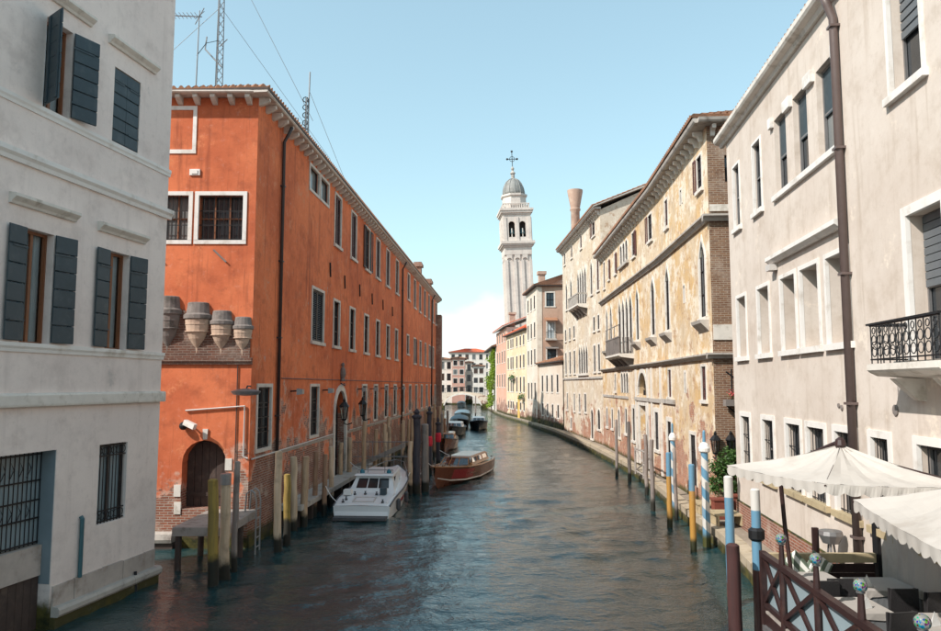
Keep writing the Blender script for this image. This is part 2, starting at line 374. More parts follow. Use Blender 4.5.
# ------------------------------------------------------------------ mesh helpers
class MB:
    def __init__(s):
        s.v = []; s.f = []; s.uvs = {}
    def face(s, pts, uv=None):
        i = len(s.v)
        s.v.extend([tuple(p) for p in pts])
        s.f.append(tuple(range(i, i + len(pts))))
        if uv: s.uvs[len(s.f) - 1] = uv
        return s
    def hexa(s, p):
        """p: bottom four (ccw from above) then top four"""
        i = len(s.v)
        s.v.extend([tuple(q) for q in p])
        for a in ((3, 2, 1, 0), (4, 5, 6, 7), (0, 1, 5, 4), (1, 2, 6, 5), (2, 3, 7, 6), (3, 0, 4, 7)):
            s.f.append(tuple(i + k for k in a))
        return s
    def box(s, x0, x1, y0, y1, z0, z1):
        return s.hexa([(x0, y0, z0), (x1, y0, z0), (x1, y1, z0), (x0, y1, z0), (x0, y0, z1), (x1, y0, z1), (x1, y1, z1), (x0, y1, z1)])
    def prism(s, poly, y0, y1):
        """polygon in (x,z), extruded along y"""
        n = len(poly); i = len(s.v)
        s.v.extend([(a, y0, b) for a, b in poly] + [(a, y1, b) for a, b in poly])
        s.f.append(tuple(range(i, i + n)))
        s.f.append(tuple(range(i + 2 * n - 1, i + n - 1, -1)))
        for k in range(n):
            k2 = (k + 1) % n
            s.f.append((i + k, i + n + k, i + n + k2, i + k2))
        return s
    def prismz(s, poly, z0, z1):
        n = len(poly); i = len(s.v)
        s.v.extend([(a, b, z0) for a, b in poly] + [(a, b, z1) for a, b in poly])
        s.f.append(tuple(range(i + n - 1, i - 1, -1)))
        s.f.append(tuple(range(i + n, i + 2 * n)))
        for k in range(n):
            k2 = (k + 1) % n
            s.f.append((i + k, i + k2, i + n + k2, i + n + k))
        return s
    def prismx(s, poly, x0, x1):
        """polygon in (y,z), extruded along x"""
        n = len(poly); i = len(s.v)
        s.v.extend([(x0, a, b) for a, b in poly] + [(x1, a, b) for a, b in poly])
        s.f.append(tuple(range(i + n - 1, i - 1, -1)))
        s.f.append(tuple(range(i + n, i + 2 * n)))
        for k in range(n):
            k2 = (k + 1) % n
            s.f.append((i + k, i + k2, i + n + k2, i + n + k))
        return s
    def ringtube(s, rings, cap=True, close=False):
        i0 = len(s.v); n = len(rings[0])
        for r in rings: s.v.extend([tuple(p) for p in r])
        m = len(rings)
        for j in range(m if close else m - 1):
            a = i0 + j * n; b = i0 + ((j + 1) % m) * n
            for k in range(n):
                k2 = (k + 1) % n
                s.f.append((a + k, a + k2, b + k2, b + k))
        if cap and not close:
            s.f.append(tuple(range(i0 + n - 1, i0 - 1, -1)))
            s.f.append(tuple(range(i0 + (m - 1) * n, i0 + m * n)))
        return s
    def tube(s, p0, p1, r0, r1=None, n=8, cap=True):
        return s.path([p0, p1], [r0, r0 if r1 is None else r1], n, cap)
    def path(s, pts, r, n=8, cap=True):
        pts = [Vector(p) for p in pts]
        if not isinstance(r, (list, tuple)): r = [r] * len(pts)
        rings = []
        up = None
        for k, p in enumerate(pts):
            d = (pts[min(k + 1, len(pts) - 1)] - pts[max(k - 1, 0)]).normalized()
            if up is None:
                up = Vector((0, 0, 1)) if abs(d.z) < 0.9 else Vector((1, 0, 0))
            x = d.cross(up).normalized(); y = x.cross(d).normalized()
            up = y
            rings.append([p + (x * math.cos(t) + y * math.sin(t)) * r[k] for t in [2 * math.pi * q / n for q in range(n)]])
        return s.ringtube(rings, cap)
    def lathe(s, prof, n=12, c=(0, 0, 0), sx=1.0, sy=1.0, a0=0.0):
        rings = [[(c[0] + r * sx * math.cos(a0 + 2 * math.pi * k / n), c[1] + r * sy * math.sin(a0 + 2 * math.pi * k / n), c[2] + z) for k in range(n)] for r, z in prof]
        return s.ringtube(rings)
    def sphere(s, c, r, n=14, m=8, sz=1.0):
        return s.lathe([(max(1e-4, r * math.sin(math.pi * k / m)), -r * sz * math.cos(math.pi * k / m)) for k in range(m + 1)], n, c)
    def ring(s, c, rad, r, axis='y', n=12, m=5, a0=0, a1=2 * math.pi):
        pts = []
        full = abs(a1 - a0 - 2 * math.pi) < 1e-6
        for k in range(n + 1):
            t = a0 + (a1 - a0) * k / n
            d = (math.cos(t) * rad, math.sin(t) * rad)
            if axis == 'y': pts.append((c[0] + d[0], c[1], c[2] + d[1]))
            elif axis == 'x': pts.append((c[0], c[1] + d[0], c[2] + d[1]))
            else: pts.append((c[0] + d[0], c[1] + d[1], c[2]))
        return s.path(pts, r, m, not full)
    def add(s, o, M4=None):
        i = len(s.v)
        s.v.extend([tuple(M4 @ Vector(p)) if M4 else p for p in o.v])
        s.f.extend([tuple(a + i for a in q) for q in o.f])
        return s
    def mesh(s, name, mat, smooth=False):
        me = bpy.data.meshes.new(name)
        me.from_pydata(s.v, [], s.f)
        uvl = me.uv_layers.new(name='uv')
        buf = np.zeros(len(me.loops) * 2, dtype=np.float32)
        k = 0
        for fi, q in enumerate(s.f):
            ex = s.uvs.get(fi)
            if ex:
                for a in ex:
                    buf[k] = a[0]; buf[k + 1] = a[1]; k += 2
                continue
            a, b, c = s.v[q[0]], s.v[q[1]], s.v[q[2]]
            if len(q) > 3: c = s.v[q[len(q) // 2]] if len(q) > 4 else c
            u = (b[0] - a[0], b[1] - a[1], b[2] - a[2]); w = (c[0] - a[0], c[1] - a[1], c[2] - a[2])
            nx = abs(u[1] * w[2] - u[2] * w[1]); ny = abs(u[2] * w[0] - u[0] * w[2]); nz = abs(u[0] * w[1] - u[1] * w[0])
            if nz >= nx and nz >= ny: ia, ib = 0, 1
            elif nx > ny: ia, ib = 1, 2
            else: ia, ib = 0, 2
            for vi in q:
                p = s.v[vi]
                buf[k] = p[ia]; buf[k + 1] = p[ib]; k += 2
        uvl.data.foreach_set('uv', buf)
        if mat is not None: me.materials.append(M[mat] if isinstance(mat, str) else mat)
        if smooth: me.polygons.foreach_set('use_smooth', [True] * len(me.polygons))
        me.update()
        return me
    def build(s, name, mat, parent=None, loc=(0, 0, 0), rz=0.0, smooth=False):
        return obj(name, s.mesh(name, mat, smooth), parent, loc, rz)

def obj(name, me, parent=None, loc=(0, 0, 0), rz=0.0):
    o = bpy.data.objects.new(name, me)
    COL.objects.link(o)
    if parent is not None: o.parent = parent
    o.location = loc
    o.rotation_euler = (0, 0, rz)
    return o
def tag(o, label=None, cat=None, group=None, kind=None):
    if label: o['label'] = label
    if cat: o['category'] = cat
    if group: o['group'] = group
    if kind: o['kind'] = kind
    return o
def thing(name, label, cat, loc=(0, 0, 0), rz=0.0, group=None):
    o = obj(name, None, None, loc, rz)
    o.empty_display_size = 0.3
    return tag(o, label, cat, group)
def smooth_by_angle(o, ang=40):
    me = o.data
    me.polygons.foreach_set('use_smooth', [True] * len(me.polygons))
    try: me.set_sharp_from_angle(angle=R(ang))
    except Exception: pass
    return o

# ------------------------------------------------------------------ facade tools
def arch_curve(u0, u1, z1, kind='round', n=10):
    w = u1 - u0; c = (u0 + u1) / 2
    pts = []
    if kind == 'round':
        r = w / 2
        for k in range(n + 1):
            t = math.pi - math.pi * k / n
            pts.append((c + r * math.cos(t), z1 - r + r * math.sin(t)))
    elif kind == 'low':
        r = w * 0.2
        for k in range(n + 1):
            t = math.pi - math.pi * k / n
            pts.append((c + w / 2 * math.cos(t), z1 - r + r * math.sin(t)))
    else:   # pointed with a small ogee tip
        h = w * 0.85
        for k in range(n + 1):
            x = -1 + 2 * k / n
            y = (1 - abs(x) ** 1.7) * 0.8 + 0.2 * max(0, 1 - abs(x) * 3.0)
            pts.append((c + x * w / 2, z1 - h + h * y))
    return pts

class Face:
    """one wall plane: local x runs along the wall, y goes into the wall, z is up"""
    def __init__(s, b, x=0.0, y=0.0, rot=0.0):
        s.b = b; s.loc = (x, y, 0); s.rot = rot; s.op = []
    def put(s, mb, name, mat, parent=None, smooth=False):
        if parent is None:
            return mb.build(name, mat, s.b, s.loc, s.rot, smooth)
        return mb.build(name, mat, parent, (0, 0, 0), 0, smooth)
    def inst(s, me, name, u, y, z, parent=None, rz=0.0):
        """shared mesh placed at (u,y,z) on this wall"""
        if parent is None:
            c, d = math.cos(s.rot), math.sin(s.rot)
            return obj(name, me, s.b, (s.loc[0] + c * u - d * y, s.loc[1] + d * u + c * y, z), s.rot + rz)
        return obj(name, me, parent, (u, y, z), rz)
    def hole(s, u0, u1, z0, z1, depth=0.22, arch=None):
        s.op.append((u0, u1, z0, z1, depth, arch))
    def wall(s, u0, u1, z0, z1, mat, name='wall', splits=()):
        mb = MB()
        us = sorted(set([u0, u1] + [v for o in s.op for v in o[:2]] + [q for q in splits]))
        zs = sorted(set([z0, z1] + [v for o in s.op for v in o[2:4]]))
        us = [v for v in us if u0 <= v <= u1]; zs = [v for v in zs if z0 <= v <= z1]
        for a, b in zip(us, us[1:]):
            run = None
            for c, d in zip(zs, zs[1:]):
                cu, cz = (a + b) / 2, (c + d) / 2
                solid = not any(o[0] < cu < o[1] and o[2] < cz < o[3] for o in s.op)
                if solid:
                    if run is None: run = [c, d]
                    else: run[1] = d
                if (not solid or d == zs[-1]) and run:
                    mb.face([(a, 0, run[0]), (b, 0, run[0]), (b, 0, run[1]), (a, 0, run[1])])
                    run = None
        for (a, b, c, d, dep, ar) in s.op:
            if ar:
                cv = arch_curve(a, b, d, ar)
                zsp = cv[0][1]
                for p, q in zip(cv, cv[1:]):
                    mb.face([(p[0], 0, p[1]), (q[0], 0, q[1]), (q[0], 0, d), (p[0], 0, d)])
                    mb.face([(p[0], 0, p[1]), (p[0], dep, p[1]), (q[0], dep, q[1]), (q[0], 0, q[1])], [(p[0], d), (p[0], d + dep), (q[0], d + dep), (q[0], d)])
            else:
                zsp = d
                mb.face([(a, 0, d), (a, dep, d), (b, dep, d), (b, 0, d)], [(a, d), (a, d + dep), (b, d + dep), (b, d)])
            mb.face([(a, 0, c), (a, dep, c), (a, dep, zsp), (a, 0, zsp)], [(a, c), (a + dep, c), (a + dep, zsp), (a, zsp)])
            mb.face([(b, 0, c), (b, 0, zsp), (b, dep, zsp), (b, dep, c)], [(b, c), (b, zsp), (b + dep, zsp), (b + dep, c)])
            mb.face([(a, 0, c), (b, 0, c), (b, dep, c), (a, dep, c)], [(a, c), (b, c), (b, c + dep), (a, c + dep)])
        return s.put(mb, name, mat)
    def window(s, u0, u1, z0, z1, depth=0.22, arch=None, fr=0.12, mat='stone', proud=0.035, sill=True, glass='glass',
               sash='wood', cols=2, rows=2, grille=0, shutters=None, smat='brownshutter', sillmat=None, name='window',
               bottom=False, sillout=0.10, curtain=False, sw=0.045, closed=False):
        """an opening with its surround; pane, sash, sill, bars and shutters hang under it"""
        s.hole(u0, u1, z0, z1, depth, arch)
        if glass == 'glass': glass = random.choice(['glass', 'glass', 'glass', 'glasspale', 'glassbrown'])
        e = 0.006
        mb = MB()
        if fr:
            if arch:
                cv = arch_curve(u0 + e, u1 - e, z1 - e, arch); ov = arch_curve(u0 - fr, u1 + fr, z1 + fr * 1.15, arch)
                for (p, q, P, Q) in zip(cv, cv[1:], ov, ov[1:]):
                    mb.hexa([(p[0], -proud, p[1]), (q[0], -proud, q[1]), (q[0], 0.05, q[1]), (p[0], 0.05, p[1]),
                             (P[0], -proud, P[1]), (Q[0], -proud, Q[1]), (Q[0], 0.05, Q[1]), (P[0], 0.05, P[1])])
                zt, zo = cv[0][1], ov[0][1]
                mb.hexa([(u0 - fr, -proud, z0), (u0 + e, -proud, z0), (u0 + e, 0.05, z0), (u0 - fr, 0.05, z0), (u0 - fr, -proud, zo), (u0 + e, -proud, zt), (u0 + e, 0.05, zt), (u0 - fr, 0.05, zo)])
                mb.hexa([(u1 - e, -proud, z0), (u1 + fr, -proud, z0), (u1 + fr, 0.05, z0), (u1 - e, 0.05, z0), (u1 - e, -proud, zt), (u1 + fr, -proud, zo), (u1 + fr, 0.05, zo), (u1 - e, 0.05, zt)])
            else:
                mb.box(u0 - fr, u0 + e, -proud, 0.05, z0, z1 - e)
                mb.box(u1 - e, u1 + fr, -proud, 0.05, z0, z1 - e)
                mb.box(u0 - fr, u1 + fr, -proud, 0.05, z1 - e, z1 + fr)
                if bottom: mb.box(u0 - fr, u1 + fr, -proud, 0.05, z0 - fr, z0 + e)
        else:
            mb.box(u0 - 0.01, u0 + 0.05, depth - 0.09, depth - 0.03, z0, z1)
            mb.box(u1 - 0.05, u1 + 0.01, depth - 0.09, depth - 0.03, z0, z1)
            mb.box(u0 + 0.05, u1 - 0.05, depth - 0.09, depth - 0.03, z1 - 0.06, z1 + 0.01)
            mat = sash or mat
        w = s.put(mb, name, mat)
        yp = depth - 0.02
        if glass:
            if arch:
                cv = arch_curve(u0 - 0.01, u1 + 0.01, z1 + 0.01, arch)
                g = MB().face([(u0 - 0.01, yp, z0)] + [(u1 + 0.01, yp, z0)] + [(p[0], yp, p[1]) for p in reversed(cv)])
            else:
                g = MB().face([(u0 - 0.01, yp, z0 - 0.01), (u1 + 0.01, yp, z0 - 0.01), (u1 + 0.01, yp, z1 + 0.01), (u0 - 0.01, yp, z1 + 0.01)])
            s.put(g, 'pane', glass, w)
        if curtain:
            c = MB(); n = 14
            for (ca, cb) in ((u0 + 0.04, u0 + (u1 - u0) * 0.46), (u0 + (u1 - u0) * 0.54, u1 - 0.04)):
                xs = [ca + (cb - ca) * k / n for k in range(n + 1)]
                for k in range(n):
                    ya, yb = yp + 0.08 + 0.02 * math.sin(k * 2.1), yp + 0.08 + 0.02 * math.sin((k + 1) * 2.1)
                    c.face([(xs[k], ya, z0), (xs[k + 1], yb, z0), (xs[k + 1], yb, z1), (xs[k], ya, z1)])
            s.put(c, 'curtain', 'curtain', w)
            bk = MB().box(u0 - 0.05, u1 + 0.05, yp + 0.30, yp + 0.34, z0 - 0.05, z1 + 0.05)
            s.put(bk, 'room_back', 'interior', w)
        if sash and glass and cols:
            sb = MB(); y0, y1 = depth - 0.075, depth - 0.03
            top = z1 - (0.35 * (u1 - u0) if arch else 0)
            for k in range(cols + 1):
                x = u0 + (u1 - u0) * k / cols
                sb.box(max(u0, x - sw / 2 - (sw / 2 if k == cols else 0)), min(u1, x + sw / 2 + (sw / 2 if k == 0 else 0)), y0, y1, z0, top if (arch and k in (0, cols)) else z1 - (0.02 if arch else 0))
            for k in range(rows + 1):
                zz = z0 + (top - z0) * k / rows
                sb.box(u0 + sw, u1 - sw, y0 + 0.004, y1 - 0.004, max(z0, zz - sw / 2), min(z1, zz + sw / 2))
            s.put(sb, 'sash', sash, w)
        if sill:
            s.put(MB().box(u0 - fr - 0.06, u1 + fr + 0.06, -sillout, 0.06, z0 - 0.13, z0 + e), 'sill', sillmat or mat, w)
        if grille:
            gb = MB(); yg = 0.05
            n = grille
            for k in range(1, n):
                x = u0 + (u1 - u0) * k / n
                gb.tube((x, yg, z0), (x, yg, z1), 0.011, None, 5, False)
            m = max(2, int((z1 - z0) / 0.42))
            for k in range(m + 1):
                zz = z0 + 0.05 + (z1 - z0 - 0.1) * k / m
                gb.box(u0, u1, yg - 0.008, yg + 0.008, zz - 0.012, zz + 0.012)
            s.put(gb, 'grille', 'iron', w)
        if shutters:
            ww = (u1 - u0) / 2
            for side in (-1, 1):
                st = shutters
                if st == 'open' or (st == 'left' and side < 0) or (st == 'right' and side > 0):
                    a = u0 - fr * 0.5 - ww if side < 0 else u1 + fr * 0.5
                    s.shutter(a, a + ww, z0, z1, -proud - 0.055, smat, w)
                elif st == 'closed':
                    a = u0 + 0.01 if side < 0 else u0 + ww + 0.005
                    s.shutter(a, a + ww - 0.015, z0 + 0.01, z1 - 0.01, 0.03, smat, w)
        return w
    def shutter(s, a, b, z0, z1, y, mat, parent):
        sb = MB()
        sb.box(a, a + 0.06, y, y + 0.045, z0, z1); sb.box(b - 0.06, b, y, y + 0.045, z0, z1)
        sb.box(a + 0.06, b - 0.06, y + 0.002, y + 0.043, z0, z0 + 0.07); sb.box(a + 0.06, b - 0.06, y + 0.002, y + 0.043, z1 - 0.07, z1)
        zz = z0 + 0.08
        while zz < z1 - 0.10:
            sb.hexa([(a + 0.06, y + 0.006, zz), (b - 0.06, y + 0.006, zz), (b - 0.06, y + 0.03, zz + 0.03), (a + 0.06, y + 0.03, zz + 0.03),
                     (a + 0.06, y + 0.010, zz + 0.012), (b - 0.06, y + 0.010, zz + 0.012), (b - 0.06, y + 0.036, zz + 0.045), (a + 0.06, y + 0.036, zz + 0.045)])
            zz += 0.075
        return s.put(sb, 'shutter', mat, parent)
    def band(s, u0, u1, z0, z1, out, mat, name='string_course', prof=None):
        mb = MB()
        if prof is None:
            prof = [(0.02, z0), (-out * 0.45, z0), (-out * 0.6, z0 + (z1 - z0) * 0.35), (-out, z0 + (z1 - z0) * 0.6), (-out, z1), (0.02, z1 + 0.01)]
        mb.prismx(prof, u0, u1)
        return s.put(mb, name, mat)

def tiles(p00, p10, p01, p11, pitch=0.24, course=0.42):
    """clay pantiles over the quad eave p00-p10, ridge p01-p11"""
    p00, p10, p01, p11 = map(Vector, (p00, p10, p01, p11))
    n = max(2, int((p10 - p00).length / pitch)); m = max(1, int((p01 - p00).length / course))
    nrm = (p10 - p00).cross(p01 - p00).normalized()
    if nrm.z < 0: nrm = -nrm
    mb = MB()
    prof = [(0.0, 0.0), (0.18, 0.055), (0.36, 0.075), (0.54, 0.055), (0.72, 0.0), (0.86, -0.012)]
    xs = [(k + a) / n for k in range(n) for a, _ in prof] + [1.0]
    hs = [b for k in range(n) for _, b in prof] + [0.0]
    base = 0
    for j in range(m):
        for (v, lift) in ((j / m, 0.035), ((j + 1) / m, 0.0)):
            for x, hh in zip(xs, hs):
                p = p00.lerp(p10, x).lerp(p01.lerp(p11, x), v) + nrm * (hh + lift)
                mb.v.append(tuple(p))
        L = len(xs)
        for k in range(L - 1):
            mb.f.append((base + k, base + k + 1, base + L + k + 1, base + L + k))
        if j == 0:      # open tile ends at the eave
            b2 = len(mb.v)
            for x, hh in zip(xs, hs):
                mb.v.append(tuple(p00.lerp(p10, x) + nrm * (-0.03)))
            for k in range(L - 1):
                mb.f.append((base + k + 1, base + k, b2 + k, b2 + k + 1))
            base = len(mb.v)
        else:
            base += 2 * L
    return mb

# ------------------------------------------------------------------ the setting: ground, water
tag(MB().face([(-2500, -300, -1.4), (2500, -300, -1.4), (2500, 4500, -1.4), (-2500, 4500, -1.4)]).build('ground', simple('lagoon_ground', (0.16, 0.13, 0.10), 0.9, 0.3, 0.3)), kind='structure')

def water():
    m = NT('canal_water')
    p = m.pos()
    a = m.noise(m.map(p, (1.0, 1.5, 1)), 3.2, 5, 0.55)
    b = m.noise(m.map(p, (1.0, 1.6, 1), (4, 4, 0)), 11.0, 3, 0.5)
    hgt = m.math('ADD', m.math('MULTIPLY', a, 1.0), m.math('MULTIPLY', b, 0.25))
    n3 = m.noise(p, 0.25, 3, 0.5)
    c = m.mix(m.ramp(n3, 0.35, 0.65), (0.013, 0.042, 0.047), (0.020, 0.056, 0.060))
    mat = m.done(c, 0.018, m.bump(hgt, 0.50, 0.08), IOR=1.55, Specular_IOR_Level=0.5)
    rng = np.random.RandomState(5)
    ys = [-12.0]
    while ys[-1] < 300:
        ys.append(ys[-1] + max(0.055, min(2.5, abs(ys[-1]) * 0.0042 if ys[-1] > 8 else 0.10)))
    ys = np.array(ys); xs = np.linspace(-24, 16, 330)
    X, Y = np.meshgrid(xs, ys)
    Z = np.zeros_like(X)
    for k in range(60):
        lam = 0.32 * (9.0 ** rng.rand())
        th = rng.normal(math.pi / 2, 0.75)
        kx, ky = math.cos(th) * 2 * math.pi / lam, math.sin(th) * 2 * math.pi / lam
        amp = 0.0047 * lam ** 0.80 * (0.5 + rng.rand())
        fade = np.clip(1.0 - (np.abs(Y) * 0.0042 * 3.2) / lam, 0.0, 1.0)
        Z += amp * fade * np.sin(kx * X + ky * Y + 6.28 * rng.rand() + 0.6 * np.sin(0.23 * X + 0.31 * Y + k))
    # calmer and livelier patches
    Z *= 0.75 + 0.45 * np.sin(0.35 * X + 0.5) * np.sin(0.21 * Y + 1.0 + 0.3 * X)
    V = np.stack([X, Y, Z], -1).reshape(-1, 3)
    ny, nx = X.shape
    idx = np.arange(ny * nx).reshape(ny, nx)
    F = np.stack([idx[:-1, :-1], idx[:-1, 1:], idx[1:, 1:], idx[1:, :-1]], -1).reshape(-1, 4)
    me = bpy.data.meshes.new('canal_water')
    me.vertices.add(len(V)); me.vertices.foreach_set('co', V.astype(np.float32).ravel())
    me.loops.add(F.size); me.loops.foreach_set('vertex_index', F.astype(np.int32).ravel())
    me.polygons.add(len(F)); me.polygons.foreach_set('loop_start', np.arange(0, F.size, 4, dtype=np.int32))
    me.polygons.foreach_set('use_smooth', np.ones(len(F), dtype=bool))
    me.update(); me.validate()
    me.materials.append(mat)
    o = obj('canal_water', me)
    tag(o, kind='structure')
water()
def closed_box(b, u0, u1, dep, z0, z1, mat, roofmat='tile', eave=0.5, rise=1.6, front=False):
    """the other three walls and a low hipped roof, so that a house is closed"""
    mb = MB()
    mb.face([(u1, 0, z0), (u1, dep, z0), (u1, dep, z1), (u1, 0, z1)])
    mb.face([(u1, dep, z0), (u0, dep, z0), (u0, dep, z1), (u1, dep, z1)])
    if not front: mb.face([(u0, dep, z0), (u0, 0, z0), (u0, 0, z1), (u0, dep, z1)])
    mb.build('back_wall', mat, b)
def hip_roof(b, u0, u1, dep, z, eave=0.5, rise=1.8, mat='tile', front_tiles=True, thick=0.10, name='roof'):
    a0, a1, d0, d1 = u0 - eave, u1 + eave, -eave, dep + eave
    ins = (d1 - d0) / 2
    ins = min(ins, (a1 - a0) / 2 - 0.1)
    yr = (d0 + d1) / 2
    slab = MB()
    slab.box(a0, a1, d0, d1, z - 0.02, z + thick)
    r = slab.build(name, 'darkwood', b)
    t = tiles((a0, d0, z + thick), (a1, d0, z + thick), (a0 + ins, yr, z + rise), (a1 - ins, yr, z + rise))
    t.add(tiles((a0, d1, z + thick), (a0, d0, z + thick), (a0 + ins, yr, z + rise), (a0 + ins, yr, z + rise)))
    t.add(tiles((a1, d0, z + thick), (a1, d1, z + thick), (a1 - ins, yr, z + rise), (a1 - ins, yr, z + rise)))
    t.add(tiles((a1, d1, z + thick), (a0, d1, z + thick), (a1 - ins, yr, z + rise), (a0 + ins, yr, z + rise), 1.0, 2.0))
    o = t.build('roof_tiles', mat, r)
    o['kind'] = 'stuff'
    return r

_plank = {}
def plank_shutter(F, u, y, z0, z1, w, rz, side=1, n=7, mat='darkteal'):
    """board shutter hinged at (u, y); its leaf runs along +x (side 1) or -x (side -1) before turning by rz"""
    st = MB()
    for a in (0.03, w - 0.13):
        x0, x1 = (a, a + 0.10) if side > 0 else (-a - 0.10, -a)
        st.box(x0, x1, 0.0, 0.022, 0.04, z1 - z0 - 0.04)
    hz = (z1 - z0)
    for q in (0.18, 0.82):
        x0, x1 = (-0.03, w * 0.8) if side > 0 else (-w * 0.8, 0.03)
        st.box(x0, x1, -0.046, -0.040, hz * q - 0.02, hz * q + 0.02)
    so_ = F.inst(st.mesh('shutter', mat), 'shutter', u, y, z0, None, rz)
    ph = (z1 - z0) / n
    key = (round(w, 3), round(ph, 3), side, mat)
    if key not in _plank:
        x0, x1 = (0.0, w) if side > 0 else (-w, 0.0)
        p = MB().prismx([(-0.018, 0.004), (-0.002, 0.004), (-0.002, ph - 0.004), (-0.018, ph - 0.004), (-0.032, ph - 0.02), (-0.036, 0.018)], x0, x1)
        _plank[key] = p.mesh('plank', mat)
    for k in range(n):
        o = obj('plank', _plank[key], so_, (0, random.uniform(-.002, .002), k * ph))
    return so_

# ================================================================== LEFT: grey white house
b = thing('white_house', 'tall grey-white house with dark teal shutters rising from the water at far left', 'house', (-10.463, 5.481, 0), R(80))
F = Face(b)
for (a, c) in ((9.17, 9.98), (11.72, 12.5)):
    F.window(a, c, 5.83, 8.12, 0.26, fr=0, sash='wood', cols=2, rows=1, sill=False, glass='clear', curtain=True, sw=0.075)
    plank_shutter(F, a, -0.03, 5.85, 8.12, 0.46, R(3), -1, 6)
    plank_shutter(F, c, -0.03, 5.85, 8.12, 0.54, R(-9), 1, 6)
F.window(9.45, 10.22, 10.72, 12.65, 0.26, fr=0, sash='wood', cols=2, rows=1, sill=False, glass='clear', curtain=True, sw=0.07)
plank_shutter(F, 9.45, -0.04, 10.74, 12.65, 0.60, R(62), -1, 6)
plank_shutter(F, 10.22, -0.04, 10.74, 12.65, 0.60, R(-16), 1, 6)
F.window(11.65, 12.65, 10.72, 12.53, 0.26, fr=0, sash='wood', cols=2, rows=1, sill=False)
plank_shutter(F, 11.66, 0.05, 10.74, 12.52, 0.485, 0, 1, 6)
plank_shutter(F, 12.64, 0.05, 10.74, 12.52, 0.485, 0, -1, 6)
for (a, c) in ((3.2, 4.0), (5.8, 6.6)):
    for z0, z1 in ((5.83, 8.12), (10.72, 12.6)):
        F.window(a, c, z0, z1, 0.26, fr=0, sash='wood', cols=2, rows=1, sill=False)
hood = [(0.02, 0.0), (-0.05, 0.0), (-0.08, 0.05), (-0.14, 0.10), (-0.17, 0.13), (-0.17, 0.19), (0.02, 0.22)]
for (a, c, z) in ((8.72, 10.55, 8.52), (11.29, 13.05, 8.50), (8.95, 10.75, 13.05), (11.36, 13.2, 12.98)):
    F.put(MB().prismx([(y, z + q) for y, q in hood], a, c), 'window_hood', 'stone')
# water door, barred window
F.hole(8.75, 10.37, 0.0, 3.64, 0.42)
dm = MB()
dm.box(8.75, 10.36, 0.36, 0.40, 1.72, 3.64)
dr = F.put(dm, 'door', 'bluegrey')
g = MB()
for k in range(14):
    x = 8.80 + k * 0.118
    g.tube((x, 0.33, 1.72), (x, 0.33, 3.6), 0.012, None, 5, False)
for zz in (1.76, 2.25, 2.62, 3.02, 3.56):
    g.box(8.76, 10.35, 0.32, 0.34, zz - 0.016, zz + 0.016)
for cx in (9.05, 9.5, 9.95):
    for zz in (3.29, 2.43):
        for q in (-0.22, 0.0):
            g.path([(cx + q, 0.325, zz - 0.19), (cx + q + 0.11, 0.325, zz), (cx + q, 0.325, zz + 0.19), (cx + q - 0.11, 0.325, zz), (cx + q, 0.325, zz - 0.19)], 0.012, 4)
F.put(g, 'grille', 'iron', dr)
F.put(MB().box(8.76, 10.35, 0.22, 0.40, 1.08, 1.70), 'door_step', 'plinth')
for k in range(8):
    F.put(MB().box(8.77 + k * 0.198, 8.77 + k * 0.198 + 0.188, 0.26, 0.31, -0.6, 1.06), 'gate_plank', 'darkwood')
F.put(MB().box(10.362, 10.368, 0.02, 0.41, 0.9, 3.63), 'reveal_lining', 'bluereveal')
w = F.window(11.72, 12.73, 1.84, 3.63, 0.20, fr=0, sash='darkwood', cols=2, rows=1, sill=False, glass='bluegrey')
g = MB()
for k in range(1, 9):
    x = 11.72 + 1.01 * k / 9
    g.tube((x, 0.05, 1.84), (x, 0.05, 3.63), 0.012, None, 5, False)
for zz in (1.88, 2.12, 3.36, 3.59):
    g.box(11.72, 12.73, 0.04, 0.06, zz - 0.014, zz + 0.014)
for zz in (2.0, 3.475):
    for k in range(6):
        x = 11.80 + k * 0.168
        g.ring((x, 0.05, zz), 0.085, 0.010, 'y', 8, 4)
F.put(g, 'grille', 'iron', w)
F.wall(-4, 14, -1.2, 15.9, 'greywhite')
closed_box(b, -4, 14, 3.8, -1.2, 15.9, 'greywhite')  # unseen depth made shallow so the sun passes to the red front
hip_roof(b, -4, 14, 3.8, 15.91, 0.15, 0.5)
F.band(-4, 14.08, 4.56, 4.82, 0.11, 'stone', prof=[(0.02, 4.56), (-0.10, 4.56), (-0.11, 4.60), (-0.11, 4.78), (-0.09, 4.82), (0.02, 4.83)])
F.band(-4, 14.05, 5.64, 5.82, 0.06, 'whitepaint', 'sill_course')
F.band(-4, 14.12, 9.36, 9.60, 0.12, 'whitepaint')
F.band(-4, 14.04, 10.50, 10.68, 0.05, 'whitepaint', 'sill_course')
u = 10.42
for k, L in enumerate((0.62, 0.95, 0.7, 0.85, 0.43)):
    F.put(MB().box(u + 0.006, u + L - 0.006, -0.045 - 0.01 * (k % 2), 0.02, 0.42, 0.84 + 0.01 * (k % 3)), 'plinth_stone', 'plinth')
    u += L
u = 10.42
for L in (1.2, 1.35, 1.1):
    F.put(MB().prismx([(0.02, 0.22), (-0.16, 0.22), (-0.20, 0.27), (-0.20, 0.36), (-0.16, 0.42), (0.02, 0.43)], u + 0.004, u + L - 0.004), 'ledge_stone', 'stonegrey')
    u += L
F.put(MB().box(10.40, 14.05, -0.12, 0.02, -1.2, 0.215), 'footing', plaster('algae_footing', (0.085, 0.07, 0.025), (0.06, 0.055, 0.025), (0.02, 0.02, 0.010), algae=0.1, seed=21))
F.put(MB().path([(11.18, -0.06, 0.84), (11.18, -0.06, 2.08), (11.18, -0.02, 2.13)], 0.045, 8), 'vent_pipe', 'tealpipe')
